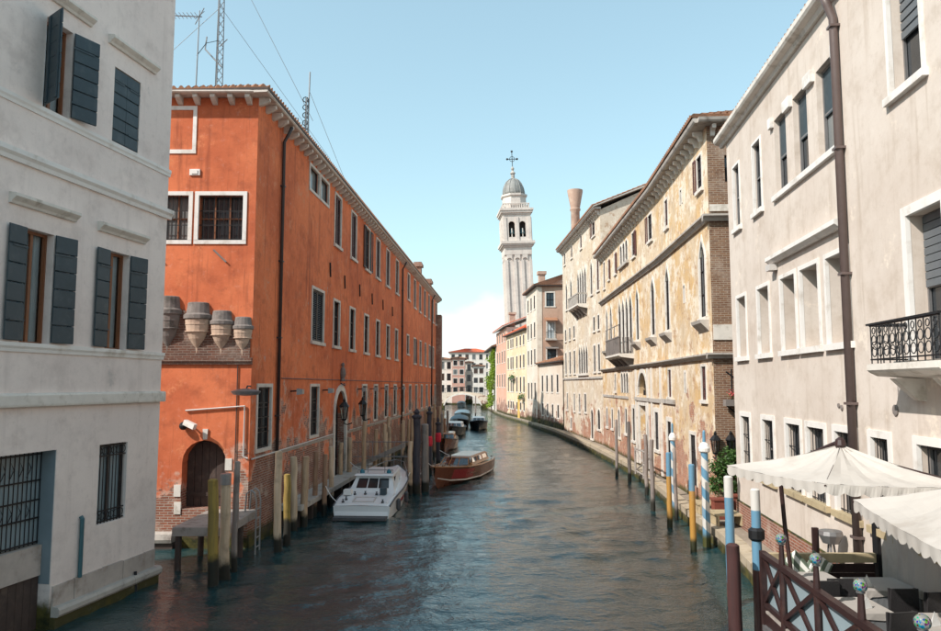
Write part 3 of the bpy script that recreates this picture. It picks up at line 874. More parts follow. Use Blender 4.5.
F.put(MB().path([(13.1, -0.10, 0.50), (13.1, -0.14, -0.10)], 0.035, 8), 'drain_spout', 'iron')

# ================================================================== LEFT: long red building
RCX, RCY, RTH = -6.880, 23.293, R(90 - 3.1)
LEN = 59.0
b = thing('red_building', 'long orange-red rendered building with white-framed windows along the left bank', 'building', (RCX, RCY, 0), RTH)
F = Face(b)                                     # canal side
G = Face(b, 0, 0, -RTH)                         # front side: world x, u = 0 at the corner, negative to the left
EZ = 14.28
dark = dict(fr=0.11, mat='frame', sash='blackshutter', depth=0.15)
# top row
for (a, c) in ((6.2, 7.6), (7.9, 9.3)):
    F.window(a, c, 12.98, 13.92, bottom=True, sill=False, cols=1, rows=1, **dark)
tops = [11.17, 14.72, 18.5, 21.78, 25.45, 29.5, 35.6, 39.4, 43.0, 46.7, 50.3, 54.0, 57.3]
for k, c in enumerate(tops):
    if k == 2:
        F.window(c - 0.62, c + 0.62, 11.5, 13.86, cols=2, rows=3, shutters='open', smat='blackshutter', **dark)
    elif k == 6:
        F.window(c - 0.62, c + 0.62, 11.75, 13.80, cols=2, rows=2, glass='curtain', **dark)
    else:
        F.window(c - 0.60, c + 0.60, 11.5, 13.86, cols=2, rows=3, shutters='closed' if k in (0, 1, 3, 4, 8, 9) else None, smat='brownshutter', **dark)
mids = [7.85, 11.2, 14.65, 18.38, 22.0, 25.75, 29.4, 35.3, 39.5, 43.5, 47.4, 51.0, 54.6]
for k, c in enumerate(mids):
    if k == 0:
        F.window(c - 0.92, c + 0.92, 6.78, 8.95, cols=2, rows=3, shutters='closed', smat='blackshutter', **dark)
    else:
        F.window(c - 0.58, c + 0.58, 6.78 if k != 7 else 7.4, 8.86, cols=2, rows=3, shutters='right' if k in (8, 11) else None, smat='brownshutter', **dark)
lows = [(0.62, 1.96), (6.95, 8.2), (17.5, 18.7), (20.95, 22.1), (24.75, 25.95), (28.4, 29.6), (32.3, 33.5), (36.2, 37.4), (40.1, 41.3), (44, 45.2), (48, 49.2), (52, 53.2), (56, 57.2)]
for a, c in lows:
    F.window(a, c, 2.92, 4.92, cols=2, rows=3, bottom=True, grille=6, sill=False, **dark)
F.window(11.15, 13.4, 0.55, 4.72, 0.45, arch='round', fr=0.24, mat='stone', proud=0.06, glass='glass', sash='blackshutter', cols=2, rows=4, sill=False, name='doorway')
F.wall(0, LEN, -1.2, EZ, 'red')
# front
Fw = dict(fr=0.12, mat='whitepaint', sash='wood', depth=0.26, bottom=True, sill=False, grille=9, cols=3, rows=2)
for (a, c) in ((-1.83, -0.40), (-3.35, -2.14), (-6.3, -5.0), (-8.6, -7.3)):
    G.window(a, c, 9.58, 11.05, **Fw)
p = MB()
for a in ((-3.35, -1.98), (-6.3, -4.9)):
    p.box(a[0], a[1], -0.03, 0.03, 13.87, 14.0); p.box(a[0], a[1], -0.03, 0.03, 12.42, 12.55)
    p.box(a[0], a[0] + 0.12, -0.03, 0.03, 12.55, 13.87); p.box(a[1] - 0.12, a[1], -0.03, 0.03, 12.55, 13.87)
    G.put(p, 'blind_window_frame', 'whitepaint'); p = MB()
G.put(MB().box(-2.15, -1.82, -0.05, 0.02, 11.70, 11.90).box(-2.08, -1.89, -0.07, 0.0, 11.74, 11.86), 'wall_plaque', 'whitepaint')
G.hole(-2.07, -0.71, 1.18, 3.27, 0.5, 'round')
cv = arch_curve(-2.07, -0.71, 3.27, 'round', 14)
d = G.put(MB().face([(-2.08, 0.46, 1.1), (-0.70, 0.46, 1.1)] + [(x, 0.46, z + .01) for x, z in reversed(cv)]), 'arched_door', 'darkwood')
for k in range(6):
    x0 = -2.05 + k * 0.225
    zt = 2.57 + math.sqrt(max(0.01, 0.66 ** 2 - (x0 + 0.11 + 1.39) ** 2))
    G.put(MB().box(x0 + 0.006, x0 + 0.217, 0.425, 0.459, 1.19, zt - 0.03), 'plank', 'darkwood', d)
G.put(MB().box(-2.06, -0.72, 0.40, 0.43, 1.5, 1.62), 'rail', 'darkwood', d)
for q, z in ((-2.18, 1.55), (-2.16, 1.02), (-0.62, 2.35)):
    G.put(MB().box(q - 0.11, q + 0.10, -0.03, 0.05, z, z + 0.36), 'quoin_stone', 'stone')
G.put(MB().prism([(-1.43, 3.30), (-1.31, 3.30), (-1.29, 3.62), (-1.45, 3.62)], -0.05, 0.03), 'keystone', 'stone')
G.wall(-11, 0, -1.2, EZ, 'redfront')
closed_box(b, 0, LEN, 12, -1.2, EZ, 'red', front=True)
hip_roof(b, 0, LEN, 11.5, EZ + 0.118, 0.46, 2.1, thick=0.05)
# corbel table and stone gutter under the eaves
F.band(-0.45, LEN + 0.4, EZ + 0.01, EZ + 0.14, 0.46, 'frame', 'eaves_course', prof=[(0.02, EZ + 0.01), (-0.40, EZ + 0.02), (-0.44, EZ + 0.05), (-0.44, EZ + 0.095), (0.02, EZ + 0.095)])
G.band(-11, -0.02, EZ + 0.008, EZ + 0.135, 0.46, 'frame', 'eaves_course', prof=[(0.02, EZ + 0.008), (-0.40, EZ + 0.018), (-0.445, EZ + 0.048), (-0.445, EZ + 0.093), (0.02, EZ + 0.093)])
bk = MB().prismx([(0.03, 0.0), (0.03, -0.26), (-0.08, -0.24), (-0.20, -0.19), (-0.30, -0.13), (-0.34, -0.10), (-0.34, 0.0)], -0.075, 0.075).mesh('eaves_bracket', 'frame')
k = 0.0
while k < LEN:
    F.inst(bk, 'eaves_bracket', k + 0.1, 0, EZ + 0.008)
    k += 0.66
for k in range(18):
    G.inst(bk, 'eaves_bracket', -0.28 - k * 0.56, 0, EZ + 0.006)
# brick shelf with four cut-off flue cups
G.put(MB().prismx([(0.02, 5.62), (-0.07, 5.62), (-0.09, 5.70), (-0.12, 5.72), (-0.12, 5.82), (0.02, 5.84)], -11, 0.02), 'brick_ledge', 'brickdark')
bb = MB()
bb.prism([(-3.3, 5.83), (-0.06, 5.83), (-0.05, 6.35), (-0.10, 6.75), (-0.5, 6.95), (-0.9, 7.02), (-1.3, 7.1), (-1.8, 7.15), (-2.2, 7.35), (-3.3, 7.4)], -0.04, 0.02)
G.put(bb, 'bare_brick_band', 'brickdark')
cups = [(-2.66, 0.40, 6.20, 7.78, 'stonedark'), (-1.73, 0.41, 6.15, 7.58, 'cupclay'), (-0.97, 0.36, 6.12, 7.32, 'cupclay'), (-0.30, 0.31, 6.08, 7.12, 'cupclay')]
for c, r, z0, z1, mt in cups:
    hh = z1 - z0
    prof = [(0.05, z0 - 0.30), (0.06, z0), (r * 0.30, z0 + hh * 0.06), (r * 0.62, z0 + hh * 0.20), (r * 0.86, z0 + hh * 0.38), (r * 0.95, z0 + hh * 0.56), (r * 0.97, z0 + hh * 0.62)]
    cup = G.put(MB().lathe(prof, 16, (c, 0.0, 0), 1.0, 0.75), 'flue_cup', mt, smooth=False)
    G.put(MB().lathe([(r * 0.97, z0 + hh * 0.62), (r * 1.10, z0 + hh * 0.64), (r * 1.10, z0 + hh * 0.72), (r * 0.9, z0 + hh * 0.76), (r * 0.80, z1 - 0.02), (r * 0.72, z1)], 16, (c, 0, 0), 1.0, 0.75), 'cup_rim', 'stonedark', cup)
    for zz in (0.34, 0.5):
        G.put(MB().lathe([(r * 0.80, z0 + hh * zz), (r * 0.955, z0 + hh * zz + 0.01), (r * 0.955, z0 + hh * zz + 0.035), (r * 0.80, z0 + hh * zz + 0.05)], 16, (c, 0, 0), 1.0, 0.76), 'cup_course', 'stonedark' if mt == 'stonedark' else 'cupclay', cup)
# conduits, downpipes, cables, fittings
G.put(MB().path([(-2.0, -0.05, 4.19), (-0.16, -0.05, 4.33), (-0.16, -0.05, 2.77), (-0.02, -0.06, 2.72)], 0.03, 6), 'conduit', 'lightpipe')
G.put(MB().path([(-0.42, -0.03, 5.6), (-0.42, -0.03, 2.6)], 0.018, 5), 'cable', 'blackpipe')
F.put(MB().path([(0.1, -0.06, 2.68), (10.7, -0.06, 2.75)], 0.028, 6), 'conduit', 'lightpipe')
F.put(MB().path([(14.0, -0.05, 2.72), (58, -0.05, 2.74)], 0.035, 6), 'conduit', 'stonegrey')
F.put(MB().path([(3.0, -0.03, 5.22), (58, -0.03, 5.16)], 0.016, 5), 'cable', 'blackpipe')
for u_, z0, z1 in ((2.5, 0.3, EZ - 0.1), (31.8, 0.3, EZ - 0.1), (52.6, 0.3, EZ - 0.1)):
    pp = F.put(MB().path([(u_, -0.36, z1), (u_, -0.22, z1 - 0.3), (u_, -0.085, z1 - 0.55), (u_, -0.085, z0)], 0.062, 10), 'downpipe', 'blackpipe', smooth=True)
    for q in range(5):
        F.put(MB().box(u_ - 0.085, u_ + 0.085, -0.16, 0.01, 1.2 + q * 2.7, 1.25 + q * 2.7), 'pipe_clip', 'blackpipe', pp)
F.band(2.7, 10.85, 2.58, 2.68, 0.05, 'stonegrey')
F.band(13.75, LEN, 2.58, 2.70, 0.05, 'stonegrey')
for u_, z in ((9.75, 10.15), (12.7, 10.0), (16.3, 10.05), (19.9, 10.0), (23.6, 10.05), (27.4, 10.0)):
    F.put(MB().path([(u_ - 0.06, -0.04, z + 0.32), (u_ + 0.06, -0.04, z - 0.32)], 0.035, 5), 'wall_anchor', 'iron')
for u_, z in ((-1.0, 9.15), (-3.0, 9.15)):
    G.put(MB().path([(u_ - 0.3, -0.03, z + 0.12), (u_ + 0.12, -0.05, z - 0.28)], 0.03, 5), 'wall_anchor', 'stonedark')
# chimneys at the far end
for u_, yy, zt in ((52.6, 1.4, 17.6), (56.6, 0.8, 16.4)):
    ch = MB().box(u_ - 0.45, u_ + 0.45, yy - 0.35, yy + 0.35, 14.3, zt - 0.5)
    c_ = F.put(ch, 'chimney', 'brickwall')
    F.put(MB().box(u_ - 0.6, u_ + 0.6, yy - 0.5, yy + 0.5, zt - 0.5, zt - 0.2).box(u_ - 0.5, u_ + 0.5, yy - 0.4, yy + 0.4, zt - 0.2, zt), 'chimney_cap', 'brickwall', c_)
for k in range(3):
    F.put(MB().box(57.4 + k * 0.5, 58.9, -0.55 + k * 0.12, 0.02, -1.0, 12.6 - k * 1.9), 'buttress', 'brickwall')
# stone footing ledges
G.put(MB().prismx([(0.02, 0.20), (-0.30, 0.20), (-0.34, 0.30), (-0.30, 0.46), (0.02, 0.50)], -11, -2.2), 'ledge_stone', 'stonegrey')
G.put(MB().prismx([(0.02, -1.2), (-0.22, -1.2), (-0.22, 0.19), (0.02, 0.19)], -11, -2.2), 'footing', 'darkwood')
F.put(MB().box(3.0, 17.5, -0.85, 0.01, 0.62, 0.80), 'quay_ledge', 'stonegrey')
for k in range(9):
    F.put(MB().box(3.3 + k * 1.6, 3.55 + k * 1.6, -0.7, 0.005, -1.2, 0.615), 'ledge_pier', 'darkwood')
F.put(MB().box(0.02, 58.9, -0.05, 0.004, -1.2, 0.35), 'footing', plaster('dark_footing', (0.10, 0.075, 0.05), (0.07, 0.055, 0.04), (0.03, 0.025, 0.02), algae=0.3, seed=22))
# ================================================================== RIGHT: cream house with the terrace
b = thing('cream_house', 'large cream rendered house with deep-set windows behind the restaurant terrace at right', 'house', (8.6, 23.9, 0), R(270 - 5.9))
F = Face(b)
kw = dict(fr=0.10, mat='whitepaint', sash='zinc', depth=0.34, cols=1, rows=2, proud=0.03)
for (a, c) in ((0.30, 1.05), (2.6, 3.4)):
    F.window(a, c, 9.98, 12.0, glass='glass', **dict(kw, depth=0.16, fr=0.07))
blindm = dict(kw)
for (a, c) in ((4.68, 5.62), (6.2, 7.15), (7.8, 8.85)):
    w = F.window(a, c, 9.98, 12.02, glass='glass', sill=False, **dict(kw, fr=0, depth=0.22))
    F.put(MB().box(a + 0.02, c - 0.02, 0.15, 0.17, 10.95, 12.0), 'blind', 'darkteal', w)
F.put(MB().box(4.5, 9.0, -0.09, 0.05, 9.85, 9.986), 'long_sill', 'whitepaint')
for a in (4.42, 5.68, 7.21, 8.9):
    F.put(MB().box(a, a + (0.50 if a != 4.42 and a != 8.9 else 0.24), -0.10, 0.03, 11.86, 12.14), 'capital_block', 'whitepaint')
for (a, c) in ((0.25, 1.30), (2.6, 3.68), (4.75, 5.86), (6.25, 7.42), (7.92, 9.08)):
    F.window(a, c, 5.86, 7.74, glass='blind', **dict(kw, depth=0.42, cols=0))
F.put(MB().prismx([(0.02, 8.22), (-0.10, 8.22), (-0.16, 8.28), (-0.20, 8.30), (-0.20, 8.40), (0.02, 8.42)], 4.1, 8.98), 'long_hood', 'whitepaint')
w = F.window(11.32, 12.42, 10.05, 13.0, glass='glass', **dict(kw, depth=0.3))
for q in range(12):
    F.put(MB().box(11.34, 12.40, 0.20, 0.24, 12.94 - q * 0.17, 13.07 - q * 0.17), 'blind_slat', 'blind', w)
w = F.window(11.60, 12.75, 5.40, 7.85, glass='glass', sill=False, **dict(kw, fr=0.16))
for q in range(9):
    F.put(MB().box(11.62, 12.73, 0.24, 0.28, 6.62 + q * 0.135, 6.74 + q * 0.135), 'blind_slat', 'blind', w)
for (a, c) in ((13.9, 15.0), (16.2, 17.3)):
    for (z0, z1) in ((5.4, 7.85), (10.05, 12.0)):
        F.window(a, c, z0, z1, glass='glass', **kw)
for (a, c) in ((0.28, 1.28), (2.62, 3.64), (4.75, 5.8), (6.3, 7.38), (8.0, 9.05), (9.78, 10.5), (11.55, 12.9), (14.0, 15.2)):
    F.window(a, c, 2.35, 4.02, glass='glass', grille=6, sillmat='timber', **dict(kw, fr=0.13, depth=0.24, cols=2))
F.wall(-0.5, 22, -0.5, 13.35, 'cream')
mb = MB()
mb.face([(-0.5, 0, -0.5), (-0.5, 11, -0.5), (-0.5, 11, 13.35), (-0.5, 0, 13.35)])
mb.face([(22, 0, -0.5), (22, 11, -0.5), (22, 11, 13.35), (22, 0, 13.35)])
mb.face([(-0.5, 11, -0.5), (22, 11, -0.5), (22, 11, 13.35), (-0.5, 11, 13.35)])
F.put(mb, 'back_wall', 'cream')
F.band(-1.0, 22.3, 13.22, 13.40, 0.35, 'stone', 'eaves_course', prof=[(0.02, 13.10), (-0.08, 13.10), (-0.13, 13.2), (-0.27, 13.24), (-0.31, 13.30), (-0.31, 13.42), (0.02, 13.42)])
hip_roof(b, -0.5, 22, 11, 13.43, 0.16)
F.put(MB().prismx([(0.02, 0.0), (-0.05, 0.0), (-0.05, 1.28), (0.02, 1.32)], -0.52, 9.6), 'brick_plinth', 'brickwall')
pp = F.put(MB().path([(9.16, -0.30, 13.2), (9.16, -0.20, 12.9), (9.16, -0.10, 12.6), (9.16, -0.10, 1.3)], 0.085, 12), 'downpipe', 'brownpipe', smooth=True)
for q in range(5):
    F.put(MB().box(9.05, 9.27, -0.20, 0.01, 2.0 + q * 2.6, 2.05 + q * 2.6), 'pipe_clip', 'brownpipe', pp)
F.put(MB().box(4.20, 4.55, -0.22, -0.02, 8.02, 8.18), 'floodlight', 'lightpipe')
for u_, z, r in ((8.29, 4.56, 0.05), (8.45, 4.52, 0.06), (10.85, 4.55, 0.10)):
    F.put(MB().lathe([(r, -0.0), (r, 0.03), (r * 0.7, 0.035)], 10, (0, 0, 0)), 'wall_vent', 'stonedark').matrix_local = Matrix.Translation((u_, 0.005, z)) @ Matrix.Rotation(R(90), 4, 'X')
# iron balcony
bal = F.put(MB().prismx([(0.02, 5.10), (-0.50, 5.14), (-0.62, 5.20), (-0.66, 5.24), (-0.66, 5.34), (0.02, 5.35)], 11.35, 13.7), 'balcony_slab', 'stone')
for a in (11.75, 13.1):
    F.put(MB().prismx([(0.02, 5.10), (0.02, 4.72), (-0.12, 4.75), (-0.30, 4.92), (-0.48, 5.10)], a, a + 0.18), 'bracket', 'stone', bal)
rl = MB()
y = -0.60
for zz in (5.42, 5.99):
    rl.box(11.40, 13.66, y - 0.015, y + 0.015, zz - 0.012, zz + 0.012)
    rl.box(11.39, 11.42, y, 0.0, zz - 0.012, zz + 0.012)
F.put(rl, 'rail', 'iron', bal)
F.put(MB().box(11.30, 13.7, y - 0.03, y + 0.03, 6.0, 6.035).box(11.37, 11.43, y, 0.0, 6.0, 6.035), 'handrail', 'iron', bal)
sc = MB()
for k in range(11):
    x = 11.42 + k * 0.224
    sc.tube((x, y, 5.35), (x, y, 6.0), 0.011, None, 5, False)
    if k < 10:
        for (zz, rr) in ((5.55, 0.085), (5.74, 0.085), (5.90, 0.055)):
            sc.ring((x + 0.112, y, zz), rr, 0.010, 'y', 10, 4)
for k in range(1, 4):
    sc.tube((11.41, y + k * 0.15, 5.35), (11.41, y + k * 0.15, 6.0), 0.010, None, 5, False)
    sc.ring((11.41, y + k * 0.15 - 0.07, 5.66), 0.07, 0.009, 'x', 8, 4)
F.put(sc, 'scrollwork', 'iron', bal)

# ================================================================== RIGHT: ochre palace (bends slightly at the kink)
b = thing('ochre_palace', 'weathered ochre gothic palace with stone string courses and brown shutters on the right bank', 'palace', (9.873, 55.4, 0), R(268.3))
B = Face(b)
da = R(266.4 - 268.3)
A = Face(b, 19.41, 0, da)
AL = 9.45
ec = Face(b, 19.41 + AL * math.cos(da), AL * math.sin(da), da + R(90))
st = dict(mat='stone', sash='blackshutter', depth=0.09, cols=2, rows=3, sw=0.03)
top = dict(st, fr=0.10, glass='glass')
A.window(7.95, 8.68, 12.4, 13.7, shutters='left', **top); A.window(4.95, 5.25, 12.65, 13.25, **dict(top, cols=0, sill=False)); A.window(1.65, 2.32, 12.3, 13.6, shutters='closed', **top)
for (a, c) in ((7.95, 8.72), (1.40, 2.16)):
    A.window(a, c, 7.5, 10.45, arch='pointed', **dict(st, fr=0.20))
    A.put(MB().prismx([(0.02, 6.92), (-0.10, 7.05), (-0.30, 7.25), (-0.34, 7.37), (0.02, 7.37)], a - 0.32, c + 0.32), 'corbelled_sill', 'stonegrey')
A.window(5.1, 5.38, 8.40, 9.15, arch='round', **dict(st, fr=0.06, cols=0, sill=False))
for (a, c) in ((7.75, 8.42), (1.5, 2.15)):
    A.window(a, c, 4.42, 5.68, shutters='closed', **top)
A.window(4.87, 5.13, 4.66, 5.5, shutters='closed', **dict(top, sill=False))
A.window(5.6, 6.5, 1.0, 3.0, grille=5, **dict(top, sill=False, fr=0.14))
A.window(1.0, 1.9, 0.8, 3.3, **dict(top, sill=False, fr=0.2))
A.wall(0, AL, -1.0, 14.5, 'palace')
ec.hole(0.62, 1.0, 12.4, 13.4, 0.2); ec.put(MB().face([(0.6, .18, 12.3), (1.05, .18, 12.3), (1.05, .18, 13.5), (0.6, .18, 13.5)]), 'pane', 'glass')
ec.wall(0, 11, -1.0, 14.5, 'brickpale')
ec.put(MB().box(0.03, 6, -0.05, 0.02, 6.6, 7.15), 'stone_band', 'stone'); ec.put(MB().box(0.03, 6, -0.05, 0.02, 11.3, 11.55), 'stone_band', 'stone')
B.window(17.05, 17.95, 12.45, 13.8, shutters='left', **top)
B.window(12.5, 13.35, 12.4, 13.8, shutters='right', **top)
for a in (8.45, 9.42, 10.38):
    B.window(a, a + 0.66, 12.5, 13.8, arch='round', **dict(st, fr=0.12, sill=False, cols=1))
B.put(MB().box(8.1, 11.4, -0.16, 0.03, 12.32, 12.494), 'long_sill', 'stonegrey')
for (a, c) in ((6.2, 6.85), (3.5, 4.1)):
    B.window(a, c, 12.35, 13.7, shutters='right', **top)
B.window(1.3, 2.0, 12.0, 13.9, shutters='closed', **top)
for (a, c) in ((17.4, 18.12), (13.35, 14.05), (2.2, 2.9), (4.0, 4.7)):
    B.window(a, c, 7.5, 10.4, arch='pointed', **dict(st, fr=0.20))
    B.put(MB().prismx([(0.02, 6.92), (-0.10, 7.05), (-0.30, 7.25), (-0.34, 7.37), (0.02, 7.37)], a - 0.32, c + 0.32), 'corbelled_sill', 'stonegrey')
for a in (7.5, 8.75, 10.0, 11.25):
    B.window(a, a + 0.80, 6.85, 10.3, arch='pointed', **dict(st, fr=0.22, sill=False))
bal = B.put(MB().prismx([(0.02, 6.50), (-0.75, 6.60), (-0.90, 6.68), (-0.90, 6.80), (0.02, 6.81)], 7.2, 12.4), 'balcony_slab', 'stone')
for a in (7.5, 9.0, 10.5, 11.9):
    B.put(MB().prismx([(0.02, 6.5), (0.02, 5.95), (-0.2, 6.05), (-0.75, 6.57)], a, a + 0.2), 'bracket', 'stonedark', bal)
rl = MB()
for k in range(36):
    x = 7.3 + k * 0.143
    rl.box(x, x + 0.06, -0.86, -0.82, 6.82, 7.75)
for k in range(5):
    for x in (7.3, 12.3):
        rl.box(x - 0.02, x + 0.02, -0.82 + k * 0.17, -0.76 + k * 0.17, 6.82, 7.75)
rl.box(7.25, 12.4, -0.88, -0.80, 7.75, 7.82)
for x in (7.3, 9.0, 10.7, 12.35):
    rl.box(x - 0.02, x + 0.02, -0.86, -0.82, 7.82, 8.5)
rl.box(7.25, 12.4, -0.86, -0.82, 8.46, 8.5)
B.put(rl, 'railing', 'stonedark', bal)
B.window(5.5, 6.0, 4.55, 5.68, **top)
for a in (8.0, 8.9, 9.8):
    B.window(a, a + 0.62, 4.48, 5.72, arch='round', **dict(st, fr=0.13, sill=False, cols=1))
B.window(13.45, 15.75, 4.40, 5.66, arch='round', **dict(st, fr=0.24, sill=False, cols=3, rows=1, depth=0.35))
B.window(13.6, 15.45, 0.62, 3.86, 0.4, fr=0.34, mat='stone', sill=False, glass='reveal', sash='stonegrey', cols=2, rows=3, name='doorway')
B.window(17.6, 18.4, 1.75, 3.62, **dict(top, fr=0.22)); B.window(11.6, 12.3, 1.75, 3.62, **dict(top, fr=0.22))
for (a, z0, z1) in ((1.6, 2.0, 3.3), (3.9, 2.0, 3.3), (6.6, 1.6, 3.4), (9.2, 2.0, 3.5)):
    B.window(a, a + 0.62, z0, z1, arch='round' if a == 6.6 else None, **dict(top, fr=0.12))
B.wall(0, 19.41, -1.0, 14.5, 'palace')
# pale stone facing of the water gate bay
for x in (12.75, 15.95, 16.9, 19.0):
    B.put(MB().box(x, x + 0.32, -0.07, 0.02, 0.6, 5.85), 'pilaster', 'stone')
B.put(MB().box(12.6, 19.3, -0.10, 0.02, 4.10, 4.30), 'stone_band', 'stonegrey')
A.put(MB().box(0.05, 2.9, -0.10, 0.02, 4.12, 4.32), 'stone_band', 'stonegrey'); B.put(MB().box(0.2, 10.4, -0.06, 0.02, 4.12, 4.28), 'stone_band', 'stonegrey')
scp = lambda z, h, o: [(0.02, z), (-o * 0.4, z), (-o * 0.6, z + h * 0.4), (-o, z + h * 0.7), (-o, z + h), (0.02, z + h + 0.02)]
for z, h, o in ((5.92, 0.20, 0.24), (10.92, 0.24, 0.26)):
    B.put(MB().prismx(scp(z, h, o), 0, 19.42), 'string_course', 'stonegrey')
    A.put(MB().prismx(scp(z + 0.002, h, o), 0.0, AL + 0.05), 'string_course', 'stonegrey')
    ec.put(MB().prismx(scp(z + 0.004, h, o), -o, 6), 'string_course', 'stonegrey')
br = MB().prismx([(0.02, 0.0), (0.02, -0.40), (-0.12, -0.38), (-0.18, -0.22), (-0.34, -0.16), (-0.36, 0.0)], -0.07, 0.07).mesh('eaves_bracket', 'stone')
for (fc, L, sp) in ((B, 19.3, 0.80), (A, 9.5, 0.72), (ec, 3.0, 0.6)):
    k = 0.2
    while k < L:
        fc.inst(br, 'eaves_bracket', k, 0, 14.49); k += sp
ep = [(0.02, 14.50), (-0.50, 14.50), (-0.55, 14.56), (-0.58, 14.66), (0.02, 14.67)]
B.put(MB().prismx(ep, -0.2, 19.42), 'eaves_course', 'stonegrey'); A.put(MB().prismx([(y, z + .003) for y, z in ep], 0.0, AL + 0.4), 'eaves_course', 'stonegrey'); ec.put(MB().prismx([(y, z + .006) for y, z in ep], -0.4, 6), 'eaves_course', 'stonegrey')
mb = MB(); mb.face([(0, 0, -1), (0, 11, -1), (0, 11, 14.5), (0, 0, 14.5)]); mb.face([(0, 11, -1), (28.8, 11, -1), (28.8, 11, 14.5), (0, 11, 14.5)])
mb.build('back_wall', 'palace', b)
rf = MB().prismz([(-0.1, -0.5), (19.4, -0.5), (29.1, -0.85), (29.3, 11), (-0.1, 11)], 14.68, 14.74).build('roof', 'stonegrey', b)
t = tiles((-0.1, -0.62, 14.75), (19.4, -0.62, 14.75), (2, 5.5, 16.6), (19.4, 5.5, 16.6)); t.add(tiles((19.4, -0.62, 14.75), (29.2, -0.95, 14.75), (19.4, 5.5, 16.6), (25.5, 5.5, 16.6)))
t.add(tiles((29.2, -0.95, 14.75), (29.4, 11, 14.75), (25.5, 5.5, 16.6), (25.5, 5.5, 16.6)))
o = t.build('roof_tiles', 'tile', rf); o['kind'] = 'stuff'
# dormer-like rounded chimney head seen over the eave
c_ = MB().lathe([(0.35, 14.7), (0.35, 16.6), (0.62, 17.0), (0.62, 17.2), (0.1, 17.35)], 12, (17.6, 2.0, -1.1)).build('chimney', 'terracotta', b)

# ================================================================== RIGHT: taller pale palace with the funnel chimney
b = thing('pale_palace', 'taller pale weathered palace with gable, stone balcony and funnel chimney beyond the ochre palace', 'palace', (9.27, 73.8, 0), R(271.88))
F = Face(b); L = 18.38
E_ = Face(b, L, 0, R(90))
for (a, c, sh) in ((15.3, 16.4, 'left'), (10.0, 10.8, 'closed'), (5.2, 6.0, 'closed'), (1.2, 2.0, None)):
    F.window(a, c, 16.75, 17.85, shutters=sh, **top)
for a in (8.4, 9.5, 10.6, 11.7):
    F.window(a, a + 0.78, 11.75, 14.9, arch='pointed', **dict(st, fr=0.18, sill=False))
for (a, c) in ((14.4, 15.1), (16.9, 17.7), (2.0, 2.8), (4.6, 5.4)):
    F.window(a, c, 12.2, 14.9, arch='pointed' if a < 16 else None, shutters=None if a < 16 else 'closed', **dict(st, fr=0.15))
bal = F.put(MB().prismx([(0.02, 11.3), (-0.7, 11.45), (-0.85, 11.55), (-0.85, 11.68), (0.02, 11.70)], 8.0, 12.9), 'balcony_slab', 'stone')
for a in (8.3, 9.8, 11.2, 12.4):
    F.put(MB().prismx([(0.02, 11.3), (0.02, 10.7), (-0.2, 10.85), (-0.7, 11.42)], a, a + 0.2), 'bracket', 'stonedark', bal)
rl = MB()
for k in range(28):
    rl.box(8.1 + k * 0.17, 8.18 + k * 0.17, -0.82, -0.76, 11.69, 12.5)
rl.box(8.05, 12.85, -0.85, -0.74, 12.5, 12.6); rl.box(12.75, 12.85, -0.74, 0.0, 12.5, 12.6)
F.put(rl, 'balustrade', 'stonegrey', bal)
for (a, c) in ((1.2, 2.0), (3.6, 4.4), (6.0, 6.8), (15.2, 15.9), (16.9, 17.6)):
    F.window(a, c, 6.0, 8.05, **dict(st, fr=0.14)); F.window(a, c, 9.2, 10.3, **dict(st, fr=0.10, cols=1, rows=1))
for a in (8.6, 9.7, 10.8, 11.9):
    F.window(a, a + 0.8, 5.95, 8.3, arch='pointed', **dict(st, fr=0.18, sill=False))
F.put(MB().box(8.2, 13.0, -0.2, 0.02, 5.75, 5.944), 'long_sill', 'stone')
for (a, c, z0, z1, ar) in ((1.9, 2.5, 2.6, 4.15, None), (5.8, 6.4, 2.6, 4.15, None), (11.0, 11.8, 2.7, 4.2, None), (16.4, 17.3, 1.6, 3.1, 'round'), (8.4, 9.0, 2.6, 4.15, None), (3.9, 4.5, 0.9, 1.9, None), (13.8, 14.6, 0.7, 3.0, 'round')):
    F.window(a, c, z0, z1, arch=ar, **dict(st, fr=0.12))
F.wall(0, L, -1.0, 18.3, 'palacegrey')
F.put(MB().box(0, L, -0.10, 0.02, 5.45, 5.62), 'string_course', 'stonegrey')
k = 0.2
while k < L:
    F.inst(br, 'eaves_bracket', k, 0, 18.29); k += 0.6
F.put(MB().prismx([(y, z + 3.80) for y, z in ep], -0.3, L + 0.2), 'eaves_course', 'stonegrey')
w = E_.window(2.0, 3.3, 16.2, 17.4, shutters='closed', **top)
E_.wall(0, 12, -1.0, 18.3, 'palacegrey')
E_.put(MB().face([(0, 0, 18.29), (12, 0, 18.29), (6, 0, 21.0)]), 'gable', 'palacegrey')
mb = MB(); mb.face([(0, 0, -1), (0, 12, -1), (0, 12, 18.3), (0, 0, 18.3)]); mb.face([(0, 12, -1), (L, 12, -1), (L, 12, 18.3), (0, 12, 18.3)]); mb.face([(0, 0, 18.3), (0, 12, 18.3), (0, 6, 21)])
mb.build('back_wall', 'palacegrey', b)
rf = MB().hexa([(-0.2, -0.6, 18.42), (L + 0.35, -0.6, 18.42), (L + 0.35, 6, 21.05), (-0.2, 6, 21.05), (-0.2, -0.6, 18.52), (L + 0.35, -0.6, 18.52), (L + 0.35, 6, 21.2), (-0.2, 6, 21.2)])
rf.hexa([(-0.2, 6, 21.05), (L + 0.35, 6, 21.05), (L + 0.35, 12.6, 18.42), (-0.2, 12.6, 18.42), (-0.2, 6, 21.2), (L + 0.35, 6, 21.2), (L + 0.35, 12.6, 18.52), (-0.2, 12.6, 18.52)])
rf = rf.build('roof', 'stonegrey', b)
